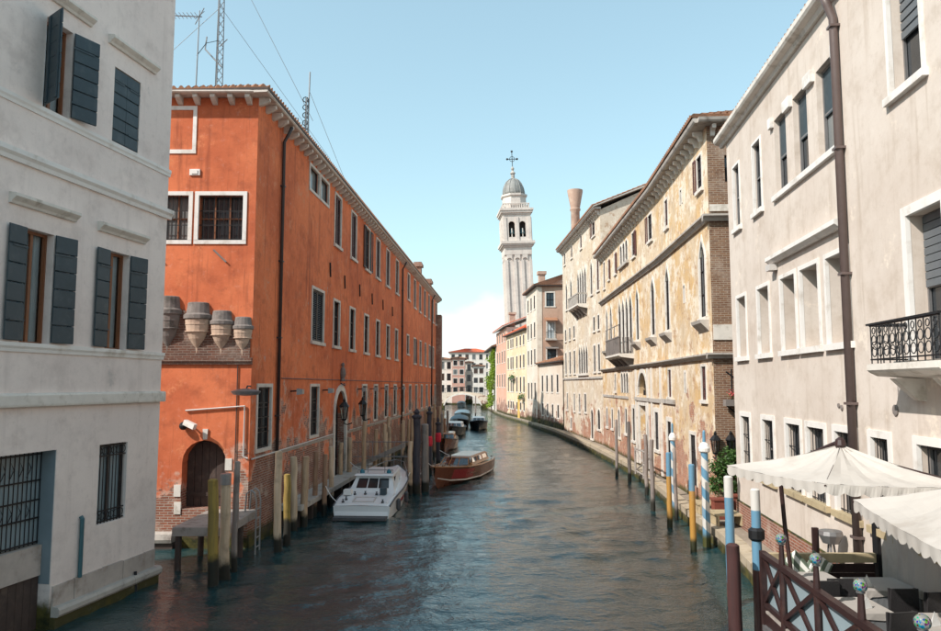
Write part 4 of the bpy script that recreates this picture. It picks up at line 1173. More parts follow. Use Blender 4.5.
o = tiles((-0.2, -0.65, 18.53), (L + 0.37, -0.65, 18.53), (-0.2, 6, 21.22), (L + 0.37, 6, 21.22)).build('roof_tiles', 'tile', rf); o['kind'] = 'stuff'
c_ = MB().lathe([(0.42, 17.5), (0.42, 21.4), (0.50, 21.5), (0.50, 21.65), (0.44, 21.7), (0.74, 23.3), (0.74, 23.45), (0.5, 23.45)], 16, (4.6, 0.55, 0)).build('chimney', 'terracotta', b)
smooth_by_angle(c_)

# ================================================================== RIGHT: the smaller houses down to the bridge
def block(name, label, cat, far, near, dep, z, mat, endmat=None, base=-1.0):
    dx, dy = near[0] - far[0], near[1] - far[1]
    th = math.atan2(dy, dx); L = math.hypot(dx, dy)
    b = thing(name, label, cat, (far[0], far[1], 0), th)
    F = Face(b); E = Face(b, L, 0, -th)
    mb = MB(); mb.face([(0, 0, base), (0, dep, base), (0, dep, z), (0, 0, z)]); mb.face([(0, dep, base), (L, dep, base), (L, dep, z), (0, dep, z)])
    mb.build('back_wall', mat, b)
    return b, F, E, L
fk = dict(mat='stone', sash='blackshutter', depth=0.08, cols=2, rows=2, fr=0.12, proud=0.02, sw=0.03, sillout=0.06)
# low annex
b, F, E_, L = block('low_annex', 'low cream annex between the pale palace and the tan house', 'house', (7.95, 85.9), (9.2, 74.0), 6, 7.3, 'whiteold')
for a in (1.5, 4.0, 6.6, 9.2):
    F.window(a, a + 0.8, 4.2, 6.0, **fk); F.window(a + 0.2, a + 0.9, 1.6, 2.9, **fk)
F.wall(0, L, -1, 7.3, 'whiteold')
hip_roof(b, 0, L, 6, 7.3, 0.35, 1.1)
# tan house
b, F, E_, L = block('tan_house', 'tall tan-pink house with teal shuttered windows facing down the canal', 'house', (7.2, 95.0), (7.8, 86.0), 9, 16.5, 'whiteold')
for (z0, z1) in ((14.0, 15.6), (10.6, 12.4), (7.4, 9.2), (3.2, 5.2)):
    for a in (1.2, 3.8, 6.4):
        F.window(a, a + 1.0, z0, z1, **fk)
F.wall(0, L, -1, 16.5, 'whiteold')
for (a, c, z0, z1, gl, sh) in ((1.05, 1.95, 14.1, 15.7, 'darkteal', None), (1.15, 1.95, 10.35, 12.2, 'curtain', None), (1.1, 2.15, 7.6, 9.1, 'darkteal', None), (1.1, 1.65, 4.0, 6.1, 'darkteal', None), (3.4, 4.3, 14.1, 15.7, 'glass', 'closed')):
    E_.window(a, c, z0, z1, glass=gl, shutters=sh, **dict(fk, fr=0.16))
E_.wall(0, 6, -1, 16.5, 'tan')
bal = E_.put(MB().box(0.9, 2.2, -0.6, 0.02, 10.1, 10.25), 'balcony_slab', 'stonegrey')
rl = MB()
for k in range(10): rl.box(0.95 + k * 0.13, 0.98 + k * 0.13, -0.58, -0.55, 10.25, 11.0)
rl.box(0.92, 2.2, -0.6, -0.54, 11.0, 11.05)
E_.put(rl, 'railing', 'iron', bal)
E_.put(MB().prismx([(0.0, 12.7), (-0.9, 12.35), (-0.9, 12.40), (0.0, 12.78)], 0.8, 2.3), 'awning', 'tile')
E_.put(MB().prismx([(0.0, 9.3), (-0.5, 9.12), (-0.5, 9.17), (0.0, 9.38)], 0.9, 2.4), 'window_hood', 'stonedark')
E_.put(MB().box(-0.05, 0.55, -0.05, 0.02, 1.0, 16.4), 'corner_strip', 'whiteold')
hip_roof(b, 0, L, 8, 16.5, 0.45, 2.0)
c_ = MB().box(2.2, 3.0, 1.2, 2.0, 16.4, 18.8).box(2.05, 3.15, 1.05, 2.15, 18.8, 19.2).build('chimney', 'terracotta', b)
# peach house
b, F, E_, L = block('peach_house', 'peach coloured house with an orange tiled roof beside the tan house', 'house', (5.4, 111.0), (7.2, 95.1), 8, 12.1, 'peach')
for (z0, z1) in ((10.2, 11.5), (7.2, 8.9), (4.0, 6.0), (1.6, 2.6)):
    for a in (1.2, 3.6, 5.2, 8.4, 11.2, 13.6):
        F.window(a, a + 0.95, z0, z1, **fk)
F.put(MB().box(9.6, 11.0, -0.06, 0.02, 0.3, 3.4), 'gate', simple('yellow_gate', (0.65, 0.40, 0.10), 0.7))
F.wall(0, L, -1, 12.1, 'peach')
hip_roof(b, 0, L, 8, 12.1, 0.5, 2.4, 'redtile')
for (a, z) in ((6.0, 6.0), (13.0, 3.4)):
    pb = F.put(MB().box(a, a + 1.8, -0.55, 0.02, z - 0.35, z - 0.15), 'flower_shelf', 'stonedark')
    fl = MB()
    for k in range(160):
        c = Vector((a + random.uniform(-.1, 1.9), random.uniform(-.7, -.1), z + random.gauss(0, .22))); q = random.uniform(.06, .13); d1 = Vector((random.gauss(0, 1), random.gauss(0, 1), random.gauss(0, 1))).normalized(); d2 = d1.orthogonal().normalized()
        fl.face([c - d1 * q, c - d2 * q * .6, c + d1 * q, c + d2 * q * .6])
    F.put(fl, 'plants', 'leaf', pb)
# pink house with red roof
b, F, E_, L = block('pink_house', 'narrow pink house with a bright red sloping roof before the bridge', 'house', (4.4, 126.0), (5.4, 111.1), 9, 13.6, 'pink')
for (z0, z1) in ((11.6, 13.0), (8.4, 10.2), (4.6, 6.6)):
    for a in (1.5, 5.0, 8.6, 12.0):
        F.window(a, a + 1.1, z0, z1, **fk)
F.wall(0, L, -1, 13.6, 'pink')
E_.window(0.8, 2.0, 12.2, 13.2, **fk)
E_.wall(0, 7, -1, 13.6, 'whiteold')
rf = MB().hexa([(-0.4, -0.6, 13.6), (L + 0.5, -0.6, 13.6), (L + 0.5, 9, 17.2), (-0.4, 9, 17.2), (-0.4, -0.6, 13.75), (L + 0.5, -0.6, 13.75), (L + 0.5, 9, 17.4), (-0.4, 9, 17.4)]).build('roof', 'stonegrey', b)
o = tiles((-0.4, -0.62, 13.77), (L + 0.52, -0.62, 13.77), (-0.4, 9, 17.42), (L + 0.52, 9, 17.42)).build('roof_tiles', 'redtile', rf); o['kind'] = 'stuff'
MB().box(L - 1.2, L - 0.4, 0.6, 1.4, 13.5, 15.6).box(L - 1.35, L - 0.25, 0.45, 1.55, 15.6, 15.9).build('chimney', 'terracotta', b)
# grey-white house with the ivy
b, F, E_, L = block('ivy_house', 'pale house with a low grey tiled roof standing right at the bridge', 'house', (3.5, 149.0), (4.4, 126.2), 9, 11.4, 'farwhite')
for (z0, z1) in ((8.4, 10.0), (5.0, 6.8)):
    for a in (2.5, 7.0, 12.0, 17.0):
        F.window(a, a + 1.1, z0, z1, **fk)
F.wall(0, L, -1, 11.4, 'farwhite')
E_.wall(0, 7, -1, 11.4, 'farwhite')
hip_roof(b, 0, L, 9, 11.4, 0.8, 2.2)
iv = MB()
for k in range(3400):
    t = random.random() ** 0.8
    z = 1.0 + t * 10.6
    wd = 0.5 + 0.9 * math.sin(math.pi * min(1, t * 1.02)) + 0.5 * math.sin(t * 17) + 0.3 * math.sin(t * 41 + 1)
    wd = max(0.15, wd)
    c = Vector((3.25 + 0.95 * t + 0.12 * math.sin(t * 13) + random.gauss(0, wd * 0.26), 131 + random.uniform(-3.0, 1.5), z)); q = random.uniform(.09, .22)
    d1 = Vector((random.gauss(0, 1), random.gauss(0, 1), random.gauss(0, 1))).normalized(); d2 = d1.orthogonal().normalized()
    iv.face([c - d1 * q, c - d2 * q * .7, c + d1 * q, c + d2 * q * .7])
pl = thing('climbing_plant', 'tall bright green creeper covering the wall beside the small bridge', 'plant', (3.9, 131, 0.3))
for v in range(len(iv.v)):
    a = iv.v[v]; iv.v[v] = (a[0] - 3.9, a[1] - 131, a[2] - 0.3)
iv.build('foliage', 'ivy', pl)
MB().path([(-0.2, 0, -0.2), (-0.25, -0.2, 2.5), (0.1, 0, 6.0), (0.2, 0, 10.5)], [0.12, 0.10, 0.07, 0.03], 6).build('stem', 'darkwood', pl)

# ================================================================== the leaning bell tower
t = thing('bell_tower', 'tall leaning white stone bell tower with small dome and iron cross', 'tower', (10.0, 139.0, 0))
t.rotation_euler = (0, R(-2.4), R(4))
hw = 2.55
sh = MB()
sh.box(-hw + 0.22, hw - 0.22, -hw + 0.22, hw - 0.22, -1, 29.2)
sh.build('shaft', 'tower', t)
for s4 in range(4):
    a = s4 * math.pi / 2
    Fc = Face(t, 0, 0, a)
    for x in (-hw, -0.98, 0.45, hw - 0.55):
        Fc.put(MB().box(x + (0.003 if x == -hw else 0), x + 0.55 - (0.003 if x > 1 else 0), -hw, -hw + 0.24, -1, 28.2), 'pilaster', 'tower')
    for x in (-1.715, -0.215, 1.215):
        cvv = arch_curve(x - 0.5, x + 0.5, 28.6, 'round', 8)
        Fc.put(MB().prism([(x - 0.5, 29.2)] + [(p[0], p[1]) for p in cvv] + [(x + 0.5, 29.2)], -hw + 0.01, -hw + 0.23), 'blind_arch', 'tower')
MB().box(-hw - 0.02, hw + 0.02, -hw - 0.02, hw + 0.02, 29.2, 30.6).build('frieze', 'tower', t)
c_ = MB()
for k, (e, z0, z1) in enumerate(((0.18, 30.6, 30.9), (0.45, 30.9, 31.2), (0.62, 31.2, 31.7))):
    c_.box(-hw - e, hw + e, -hw - e, hw + e, z0, z1)
c_.build('cornice', 'tower', t)
bw = 2.62
for s4 in range(4):
    a = s4 * math.pi / 2
    Fc = Face(t, bw * math.sin(a), -bw * math.cos(a), a)
    for x in (-1.62, 0.42):
        Fc.hole(x, x + 1.2, 32.5, 35.5, 0.45, 'round')
    Fc.wall(-bw, bw, 31.7, 36.8, 'tower', 'belfry_wall')
    for x in (-bw + 0.01, -0.3, bw - 0.61):
        Fc.put(MB().box(x, x + 0.6, -0.14, 0.02, 31.72, 36.3), 'pilaster', 'tower')
    for x in (-1.02, 1.02):
        Fc.put(MB().tube((x, 0.25, 32.5), (x, 0.25, 34.2), 0.09, None, 8), 'colonnette', 'stone')
MB().box(-1.7, 1.7, -1.7, 1.7, 31.7, 36.7).build('belfry_shade', 'interior', t)  # dark box standing in for the shade inside the belfry
for x in (-1.0, 1.0):
    MB().lathe([(0.5, 33.2), (0.42, 33.4), (0.30, 33.9), (0.22, 34.2), (0.05, 34.3)], 12, (x, -2.0, 0)).build('bell', 'tealpipe', t, smooth=True)
c_ = MB()
for (e, z0, z1) in ((2.75, 36.8, 37.1), (3.0, 37.1, 37.5), (3.15, 37.5, 37.9), (2.55, 37.9, 38.1)):
    c_.box(-e, e, -e, e, z0, z1)
c_.build('cornice', 'tower', t)
bl = MB()
for s4 in range(4):
    a = Matrix.Rotation(s4 * math.pi / 2, 4, 'Z')
    q = MB()
    for k in range(12): q.box(-2.4 + k * 0.42, -2.22 + k * 0.42, -2.5, -2.35, 38.1, 38.85)
    q.box(-2.52, 2.52, -2.54, -2.32, 38.85, 39.0)
    bl.add(q, a)
bl.build('balustrade', 'tower', t)
MB().lathe([(2.35, 38.1), (2.35, 40.4), (2.62, 40.6), (2.62, 40.95), (2.2, 41.0)], 8, (0, 0, 0), a0=R(22.5)).build('drum', 'tower', t)
dome = MB().lathe([(2.1, 41.0)] + [(2.1 * math.cos(k * math.pi / 18) ** 0.9, 41.0 + 3.3 * math.sin(k * math.pi / 18)) for k in range(1, 9)] + [(0.35, 44.35)], 24).build('dome', 'lead', t, smooth=True)
q = MB()
for k in range(12):
    an = k * math.pi / 6
    q.path([(2.13 * math.cos(j * math.pi / 18) ** 0.9 * math.cos(an), 2.13 * math.cos(j * math.pi / 18) ** 0.9 * math.sin(an), 41.0 + 3.34 * math.sin(j * math.pi / 18)) for j in range(0, 9)], 0.07, 4)
q.build('rib', 'lead', dome)
MB().lathe([(0.34, 44.3), (0.34, 45.2), (0.5, 45.3), (0.5, 45.45), (0.16, 45.9), (0.3, 46.2), (0.3, 46.4), (0.08, 46.7)], 10).build('finial', 'stonegrey', t)
q = MB().tube((0, 0, 46.5), (0, 0, 49.7), 0.07, None, 6).tube((-0.95, 0, 48.2), (0.95, 0, 48.2), 0.07, None, 6)
for (x, z) in ((-0.95, 48.2), (0.95, 48.2), (0, 49.7)):
    q.sphere((x, 0, z), 0.22, 8, 6)
q.ring((0, 0, 48.2), 0.5, 0.05, 'y', 12, 4)
q.build('cross', 'iron', t)

# ================================================================== the bridge at the end and the houses beyond
br_ = thing('stone_bridge', 'small arched stone footbridge crossing the far end of the canal', 'bridge', (-1.6, 152, 0))
cvv = arch_curve(-3.7, 3.7, 2.95, 'low', 16)
cvv = [(x, 0.35 + (2.95 - 0.35) * math.sqrt(max(0, 1 - (x / 3.75) ** 2))) for x in [-3.7 + 7.4 * k / 20 for k in range(21)]]
poly = [(-6.5, -1.0), (-6.5, 2.75), (-3.5, 3.35), (0, 3.6), (3.5, 3.2), (5.0, 2.6), (5.6, -1.0), (3.72, -1.0)] + [(x, z) for x, z in reversed(cvv)] + [(-3.72, -1.0)]
MB().prism(poly, -1.6, 1.6).build('arch', 'whiteold', br_)
for s_ in (-1, 1):
    vs = MB()
    for (p, q) in zip(cvv, cvv[1:]):
        k1, k2 = 1.09, 1.09
        P = (p[0] * 1.06, 0.35 + (p[1] - 0.35) * 1.13); Q = (q[0] * 1.06, 0.35 + (q[1] - 0.35) * 1.13)
        y0, y1 = (-1.68, -1.58) if s_ < 0 else (1.58, 1.68)
        vs.hexa([(p[0], y0, p[1]), (q[0], y0, q[1]), (q[0], y1, q[1]), (p[0], y1, p[1]), (P[0], y0, P[1]), (Q[0], y0, Q[1]), (Q[0], y1, Q[1]), (P[0], y1, P[1])])
    vs.build('voussoirs', 'stone', br_)
    rl = MB()
    for k in range(27):
        x = -6.2 + k * 0.43
        zz = 3.6 - 0.024 * x * x
        rl.box(x, x + 0.05, 1.45 * s_ - 0.03, 1.45 * s_ + 0.03, zz - 0.2, zz + 0.85)
    rl.path([(x, 1.45 * s_, 3.6 - 0.024 * x * x + 0.88) for x in [-6.3 + k * 0.6 for k in range(20)]], 0.06, 6)
    rl.build('railing', 'iron', br_)

def far_house(name, label, x0, x1, y, z, dep, mat, cols, rows, roof='tile', z0=2.6, rise=1.6):
    b = thing(name, label, 'house', (x0, y, 0), 0)
    F = Face(b); L = x1 - x0
    pz = (z - z0) / rows
    for r in range(rows):
        for c in range(cols):
            a = L * (c + 0.5) / cols
            F.window(a - 0.5, a + 0.5, z0 + r * pz + 0.5, z0 + r * pz + min(2.3, pz - 0.5), **dict(fk, sill=(r != 1)))
    F.wall(0, L, -1, z, mat)
    mb = MB(); mb.face([(0, 0, -1), (0, dep, -1), (0, dep, z), (0, 0, z)]); mb.face([(L, 0, -1), (L, dep, -1), (L, dep, z), (L, 0, z)]); mb.face([(0, dep, -1), (L, dep, -1), (L, dep, z), (0, dep, z)])
    mb.build('back_wall', mat, b)
    hip_roof(b, 0, L, dep, z, 0.4, rise, roof)
    return b
far_house('far_house', 'white house with small windows behind the bridge, next to the red building', -9.5, -4.6, 186, 11.2, 10, 'farwhite', 3, 3, rise=0.7)
far_house('far_house', 'dusky rose house behind the bridge, right of the white one', -4.55, -1.4, 184, 11.4, 10, 'farpink', 2, 4, rise=0.6)
far_house('far_house', 'white house with long red roof standing farthest behind the bridge', -6.0, 6.0, 214, 14.2, 9, 'farwhite', 6, 4, 'redtile', 4.0, 1.3)
far_house('far_house', 'narrow white house close behind the bridge, left of the creeper', 0.6, 3.3, 180, 9.4, 8, 'farwhite', 2, 3, rise=0.5)
far_house('far_house', 'pale pink house behind the bridge between rose house and narrow white house', -1.3, 0.5, 196, 10.8, 8, 'whiteold', 1, 3, rise=0.4)
tag(MB().box(-40, -6.2, 166, 240, -1.3, 0.9).box(3.6, 40, 166, 240, -1.3, 0.9).build('far_quay', 'stonegrey'), kind='structure')

# ================================================================== quay along the right bank
edge = [(6.72, 13.9), (6.98, 18.5), (7.38, 21.2), (7.58, 23.0), (7.78, 27.0), (8.30, 33.0), (8.90, 40.0), (8.95, 46.5), (8.95, 55.5), (8.8, 62.0), (8.45, 74.0), (7.30, 88.0), (6.75, 97.0), (5.2, 111.0), (4.1, 128.0), (3.4, 150.0)]
inner = [(x + (1.9 if y < 60 else 1.6), y) for x, y in edge]
qm = MB()
zt = 0.50
for (p, q, P, Q) in zip(edge, edge[1:], inner, inner[1:]):
    qm.hexa([(p[0], p[1], -1.3), (P[0], P[1], -1.3), (Q[0], Q[1], -1.3), (q[0], q[1], -1.3), (p[0], p[1], zt), (P[0], P[1], zt), (Q[0], Q[1], zt), (q[0], q[1], zt)])
qy = tag(qm.build('quay', plaster('quay_paving', (0.34, 0.28, 0.22), (0.27, 0.22, 0.17), (0.15, 0.12, 0.09), algae=0.36, seed=23, grit=0.5)), kind='structure')
for i_, (p, q) in enumerate(zip(edge, edge[1:])):
    Ls = math.hypot(q[0] - p[0], q[1] - p[1]); th = math.atan2(q[1] - p[1], q[0] - p[0])
    if p[1] > 80: break
    n = max(1, round(Ls / 1.25)); l = Ls / n
    me = MB().box(0.008, l - 0.008, -0.36, 0.07, -0.16, 0.06 + 0.003 * (i_ % 3)).mesh('edge_stone', simple('quay_edge_stone', (0.40, 0.33, 0.24), 0.8, 0.3, 4, 0.4, dirt=(0.22, 0.16, 0.08)) if i_ == 0 else M['_edge'])
    if i_ == 0: M['_edge'] = me.materials[0]
    for k in range(n):
        c = (p[0] + math.cos(th) * l * k, p[1] + math.sin(th) * l * k, zt)
        obj('edge_stone', me, qy, c, th)
# ================================================================== garden wall, planters, lanterns between palace and cream house
gw = thing('garden_wall', 'brick garden wall closing the gap between ochre palace and cream house', 'wall', (8.9, 26.9, 0.5))
MB().box(-0.05, 4.0, 0, 0.35, -1, 3.1).build('wall', 'brickwall', gw)
for k in range(8):
    MB().prismx([(-0.06, 3.1), (0.41, 3.1), (0.41, 3.16), (0.175, 3.30), (-0.06, 3.16)], -0.05 + k * 0.5, 0.44 + k * 0.5).build('coping', 'tile', gw)
def lantern(x, y, z, label):
    t = thing('lantern', label, 'lantern', (x, y, z), 0, 'iron wall lanterns')
    MB().path([(0, 0.30, -0.1), (0, 0.12, -0.16), (0, 0, -0.12), (0, 0, 0)], 0.022, 6).build('bracket', 'iron', t)
    MB().lathe([(0.02, -0.02), (0.10, 0.02), (0.11, 0.05)], 6).build('base', 'iron', t)
    MB().lathe([(0.095, 0.05), (0.155, 0.50)], 6).build('glazing', 'bclear', t)
    q = MB()
    for k in range(6):
        a = k * math.pi / 3
        q.tube((0.098 * math.cos(a), 0.098 * math.sin(a), 0.05), (0.158 * math.cos(a), 0.158 * math.sin(a), 0.50), 0.012, None, 4)
    q.build('frame', 'iron', t)
    MB().lathe([(0.20, 0.49), (0.19, 0.53), (0.09, 0.66), (0.05, 0.68), (0.06, 0.74), (0.01, 0.82)], 6).build('cap', 'iron', t)
    return t
lantern(8.62, 26.35, 2.55, 'left of two black iron lanterns above the green shrub'); lantern(9.22, 26.5, 2.55, 'right of two black iron lanterns above the green shrub, next to cream house')
def leaves(mb, c, r, n, s0, s1, hollow=0.35):
    for k in range(n):
        d = Vector((random.gauss(0, 1), random.gauss(0, 1), random.gauss(0, 1))).normalized()
        rr = (hollow + (1 - hollow) * random.random()) * (0.85 + 0.3 * math.sin(5 * d.x + 3 * d.z + c[0] * 9))
        p = Vector(c) + Vector((d.x * r[0], d.y * r[1], d.z * r[2])) * rr
        q = random.uniform(s0, s1)
        d1 = (d + Vector((random.gauss(0, .7), random.gauss(0, .7), random.gauss(0, .7)))).normalized(); d2 = d1.orthogonal().normalized()
        mb.face([p - d1 * q, p - d2 * q * .45, p + d1 * q, p + d2 * q * .45])
sb = thing('shrub', 'leafy green shrub growing over planters beside the cream house', 'plant', (8.85, 25.9, 0.6))
lf = MB()
for c, r, n in (((-0.1, 0.1, 1.55), (0.55, 0.4, 0.55), 900), ((0.35, 0.1, 1.85), (0.45, 0.4, 0.5), 700), ((-0.45, 0.0, 0.95), (0.28, 0.3, 0.5), 350), ((0.1, 0.0, 0.9), (0.4, 0.3, 0.5), 400)):
    leaves(lf, c, r, n, 0.035, 0.085)
lf.build('foliage', 'leaf', sb)
st_ = MB()
for (x, y, z) in ((-0.3, 0.1, 1.5), (0.2, 0.0, 1.7), (0.4, 0.15, 1.8), (-0.5, 0, 1.0)):
    st_.path([(0, 0, 0.0), (x * 0.3, y, 0.6), (x, y, z)], [0.03, 0.022, 0.01], 5)
st_.build('stem', 'darkwood', sb)
def planter(x, y, w, d, h, label, rz=0):
    t = thing('planter_box', label, 'planter', (x, y, 0.505), rz, 'planter boxes on the quay')
    MB().hexa([(0.03, 0.03, 0), (w - 0.03, 0.03, 0), (w - 0.03, d - 0.03, 0), (0.03, d - 0.03, 0), (0, 0, h), (w, 0, h), (w, d, h), (0, d, h)]).build('box', 'terrabox', t)
    MB().box(-0.03, w + 0.03, -0.03, d + 0.03, h, h + 0.06).build('rim', 'terrabox', t)
M['terrabox'] = simple('red_brown_box', (0.21, 0.055, 0.035), 0.7, 0.2, 5, 0.2)
planter(8.15, 25.2, 0.62, 0.4, 0.62, 'red-brown planter box at left under the shrub'); planter(8.85, 25.35, 0.55, 0.4, 0.72, 'red-brown planter box at right under the shrub, against the cream house')
# flower box on the iron gantry by the palace corner
fb = thing('flower_box', 'box of red flowers on an iron bracket at the brick side of the palace', 'flower box', (9.05, 26.2, 4.35))
MB().box(-0.1, 1.0, -0.1, 0.2, -0.1, 0.12).build('box', 'stonedark', fb)
q = MB(); leaves(q, (0.45, 0, 0.3), (0.6, 0.25, 0.28), 320, 0.03, 0.06, 0.1); q.build('flowers', 'flower', fb)
q = MB(); leaves(q, (0.45, 0, 0.2), (0.55, 0.2, 0.22), 180, 0.03, 0.06, 0.1); q.build('foliage', 'leaf', fb)
MB().path([(0.0, 0.1, -0.1), (0.95, 0.1, -0.9)], 0.03, 5).path([(0.0, 0.1, 1.1), (1.0, 0.1, 0.35)], 0.03, 5).path([(0.2, 0.1, 0.1), (0.2, 0.1, 1.2)], 0.03, 5).build('bracket', 'iron', fb)

# ================================================================== restaurant terrace
TX = lambda y: 4.47 + y * math.tan(R(3.7))           # fence line
WX = lambda y: 8.6 - (23.9 - y) * math.tan(R(5.9))   # house wall
tr = thing('terrace_deck', 'wooden restaurant terrace deck built out over the water at right', 'deck', (6.4, 10, 0))
n = 0
y = 4.0
while y < 14.0:
    y2 = y + 0.145
    MB().hexa([(TX(y) - 6.4, y - 10, 0.86), (WX(y) - 0.07 - 6.4, y - 10, 0.86), (WX(y2) - 0.07 - 6.4, y2 - 0.008 - 10, 0.86), (TX(y2) - 6.4, y2 - 0.008 - 10, 0.86),
               (TX(y) - 6.4, y - 10, 0.90), (WX(y) - 0.07 - 6.4, y - 10, 0.90), (WX(y2) - 0.07 - 6.4, y2 - 0.008 - 10, 0.90), (TX(y2) - 6.4, y2 - 0.008 - 10, 0.90)]).build('plank', 'greywood', tr)
    y = y2
MB().hexa([(TX(4) - 6.4, -6, 0.66), (TX(4) + 0.1 - 6.4, -6, 0.66), (TX(14) + 0.1 - 6.4, 4, 0.66), (TX(14) - 6.4, 4, 0.66), (TX(4) - 6.4, -6, 0.855), (TX(4) + 0.1 - 6.4, -6, 0.855), (TX(14) + 0.1 - 6.4, 4, 0.855), (TX(14) - 6.4, 4, 0.855)]).build('edge_beam', 'maroon', tr)
for yy in (5, 7.2, 9.4, 11.6, 13.7):
    for f_ in (0.06, 0.6):
        x = TX(yy) + f_ * 2 - 6.4
        MB().tube((x, yy - 10, -1.3), (x, yy - 10, 0.66), 0.10, None, 8).build('pile', 'polegrey', tr)
# fence: posts, lattice bays with frosted panels; a glass ball on each post is a thing of its own
fn = thing('terrace_fence', 'dark maroon crossed-timber fence with frosted panels along the water side of the terrace', 'fence', (TX(13), 13.0, 0.9))
ang = math.atan2(1.0, math.tan(R(3.7)))
ys = [13.95, 12.95, 11.47, 10.0, 8.5, 7.0, 5.5]
def fp(y, z, off=0.0): return (TX(y) + off - TX(13), y - 13.0, z - 0.9)
for i_, yy in enumerate(ys):
    if i_ == 0: MB().box(fp(yy, 0)[0] - 0.05, fp(yy, 0)[0] + 0.05, fp(yy, 0)[1] - 0.05, fp(yy, 0)[1] + 0.05, -1.2, 1.05).build('post', 'maroon', fn)
    else: MB().path([fp(yy, 0.0), fp(yy, 1.95), fp(yy, 2.28)], [0.055, 0.055, 0.04], 8).build('post', 'maroon', fn)
for a, c in zip(ys, ys[1:]):
    def beam(p, q, w, d, nm='cross_timber', mt='maroon'):
        p, q = Vector(p), Vector(q); dv = (q - p).normalized(); up = Vector((1, 0, 0)).cross(dv).normalized() * w; s_ = Vector((1, 0, 0)) * d
        MB().hexa([p - up - s_, p - up + s_, q - up + s_, q - up - s_, p + up - s_, p + up + s_, q + up + s_, q + up - s_]).build(nm, mt, fn)
    beam(fp(a - 0.0, 1.90), fp(c + 0.0, 1.90), 0.045, 0.06, 'handrail')
    beam(fp(a - 0.05, 1.02), fp(c + 0.05, 1.02), 0.04, 0.035, 'bottom_rail')
    beam(fp(a - 0.05, 1.86), fp(c + 0.05, 1.05), 0.038, 0.022)
    beam(fp(a - 0.05, 1.05), fp(c + 0.05, 1.86), 0.038, 0.026)
    MB().hexa([fp(a - .05, 1.03, .05), fp(a - .05, 1.03, .062), fp(c + .05, 1.03, .062), fp(c + .05, 1.03, .05), fp(a - .05, 1.87, .05), fp(a - .05, 1.87, .062), fp(c + .05, 1.87, .062), fp(c + .05, 1.87, .05)]).build('frosted_panel', 'frost', fn)
    beam(fp(a - .02, 0.60, -0.03), fp(c + .02, 0.60, -0.03), 0.05, 0.03, 'lower_beam', 'zinc')
ordn = ['farthest', 'second farthest', 'middle', 'fourth', 'nearest']
for yy, o_ in zip(ys[1:6], ordn):
    t = thing('glass_ball', 'mosaic glass ball on the %s post of the terrace fence' % o_, 'glass ball', (TX(yy), yy, 2.28), 0, 'glass balls on the fence posts')
    MB().sphere((0, 0, 0.09), 0.09, 20, 12).build('globe', 'ball', t, smooth=True)
    MB().lathe([(0.045, -0.01), (0.06, 0.005), (0.03, 0.02)], 10).build('collar', 'zinc', t)
# far end barrier
fe = thing('terrace_barrier', 'low timber barrier with pale top plank across the far end of the terrace', 'barrier', (5.4, 14.0, 0.9))
MB().box(0.05, 2.05, -0.06, 0.06, 0.84, 1.0).build('top_plank', 'timber', fe)
for k in range(5): MB().box(0.06, 2.04, -0.02, 0.02, 0.02 + k * 0.16, 0.02 + k * 0.16 + 0.15).build('board', 'maroon', fe)
for x in (1.0,): MB().box(x - 0.05, x + 0.05, 0.02, 0.10, 0, 1.45).build('post', 'maroon', fe)
MB().box(2.07, 2.17, -0.09, 0.09, 0, 2.05).build('end_post', 'iron', fe)
ws = thing('wall_shade_screen', 'pale grey screen added for the shaded house wall at the terrace', 'screen', (WX(12) - 0.06, 12.0, 0.9))  # added sheet; its grey stands in for shade on the house wall
q = MB(); n = 24
for k in range(n):
    t0, t1 = k / n, (k + 1) / n
    ya, yb = 1.75 - 3.3 * t0, 1.75 - 3.3 * t1
    w0, w1 = -0.04 + 0.018 * math.sin(k * 1.9) + (WX(12 + ya) - WX(12)), -0.04 + 0.018 * math.sin((k + 1) * 1.9) + (WX(12 + yb) - WX(12))
    q.face([(w0, ya, 0.03), (w1, yb, 0.03), (w1, yb, 2.0), (w0, ya, 2.0)])
q.build('canvas', 'canvas', ws); MB().tube((-0.03 + WX(13.75) - WX(12), 1.75, 2.0), (-0.03 + WX(10.45) - WX(12), -1.55, 2.0), 0.02).build('rod', 'iron', ws)

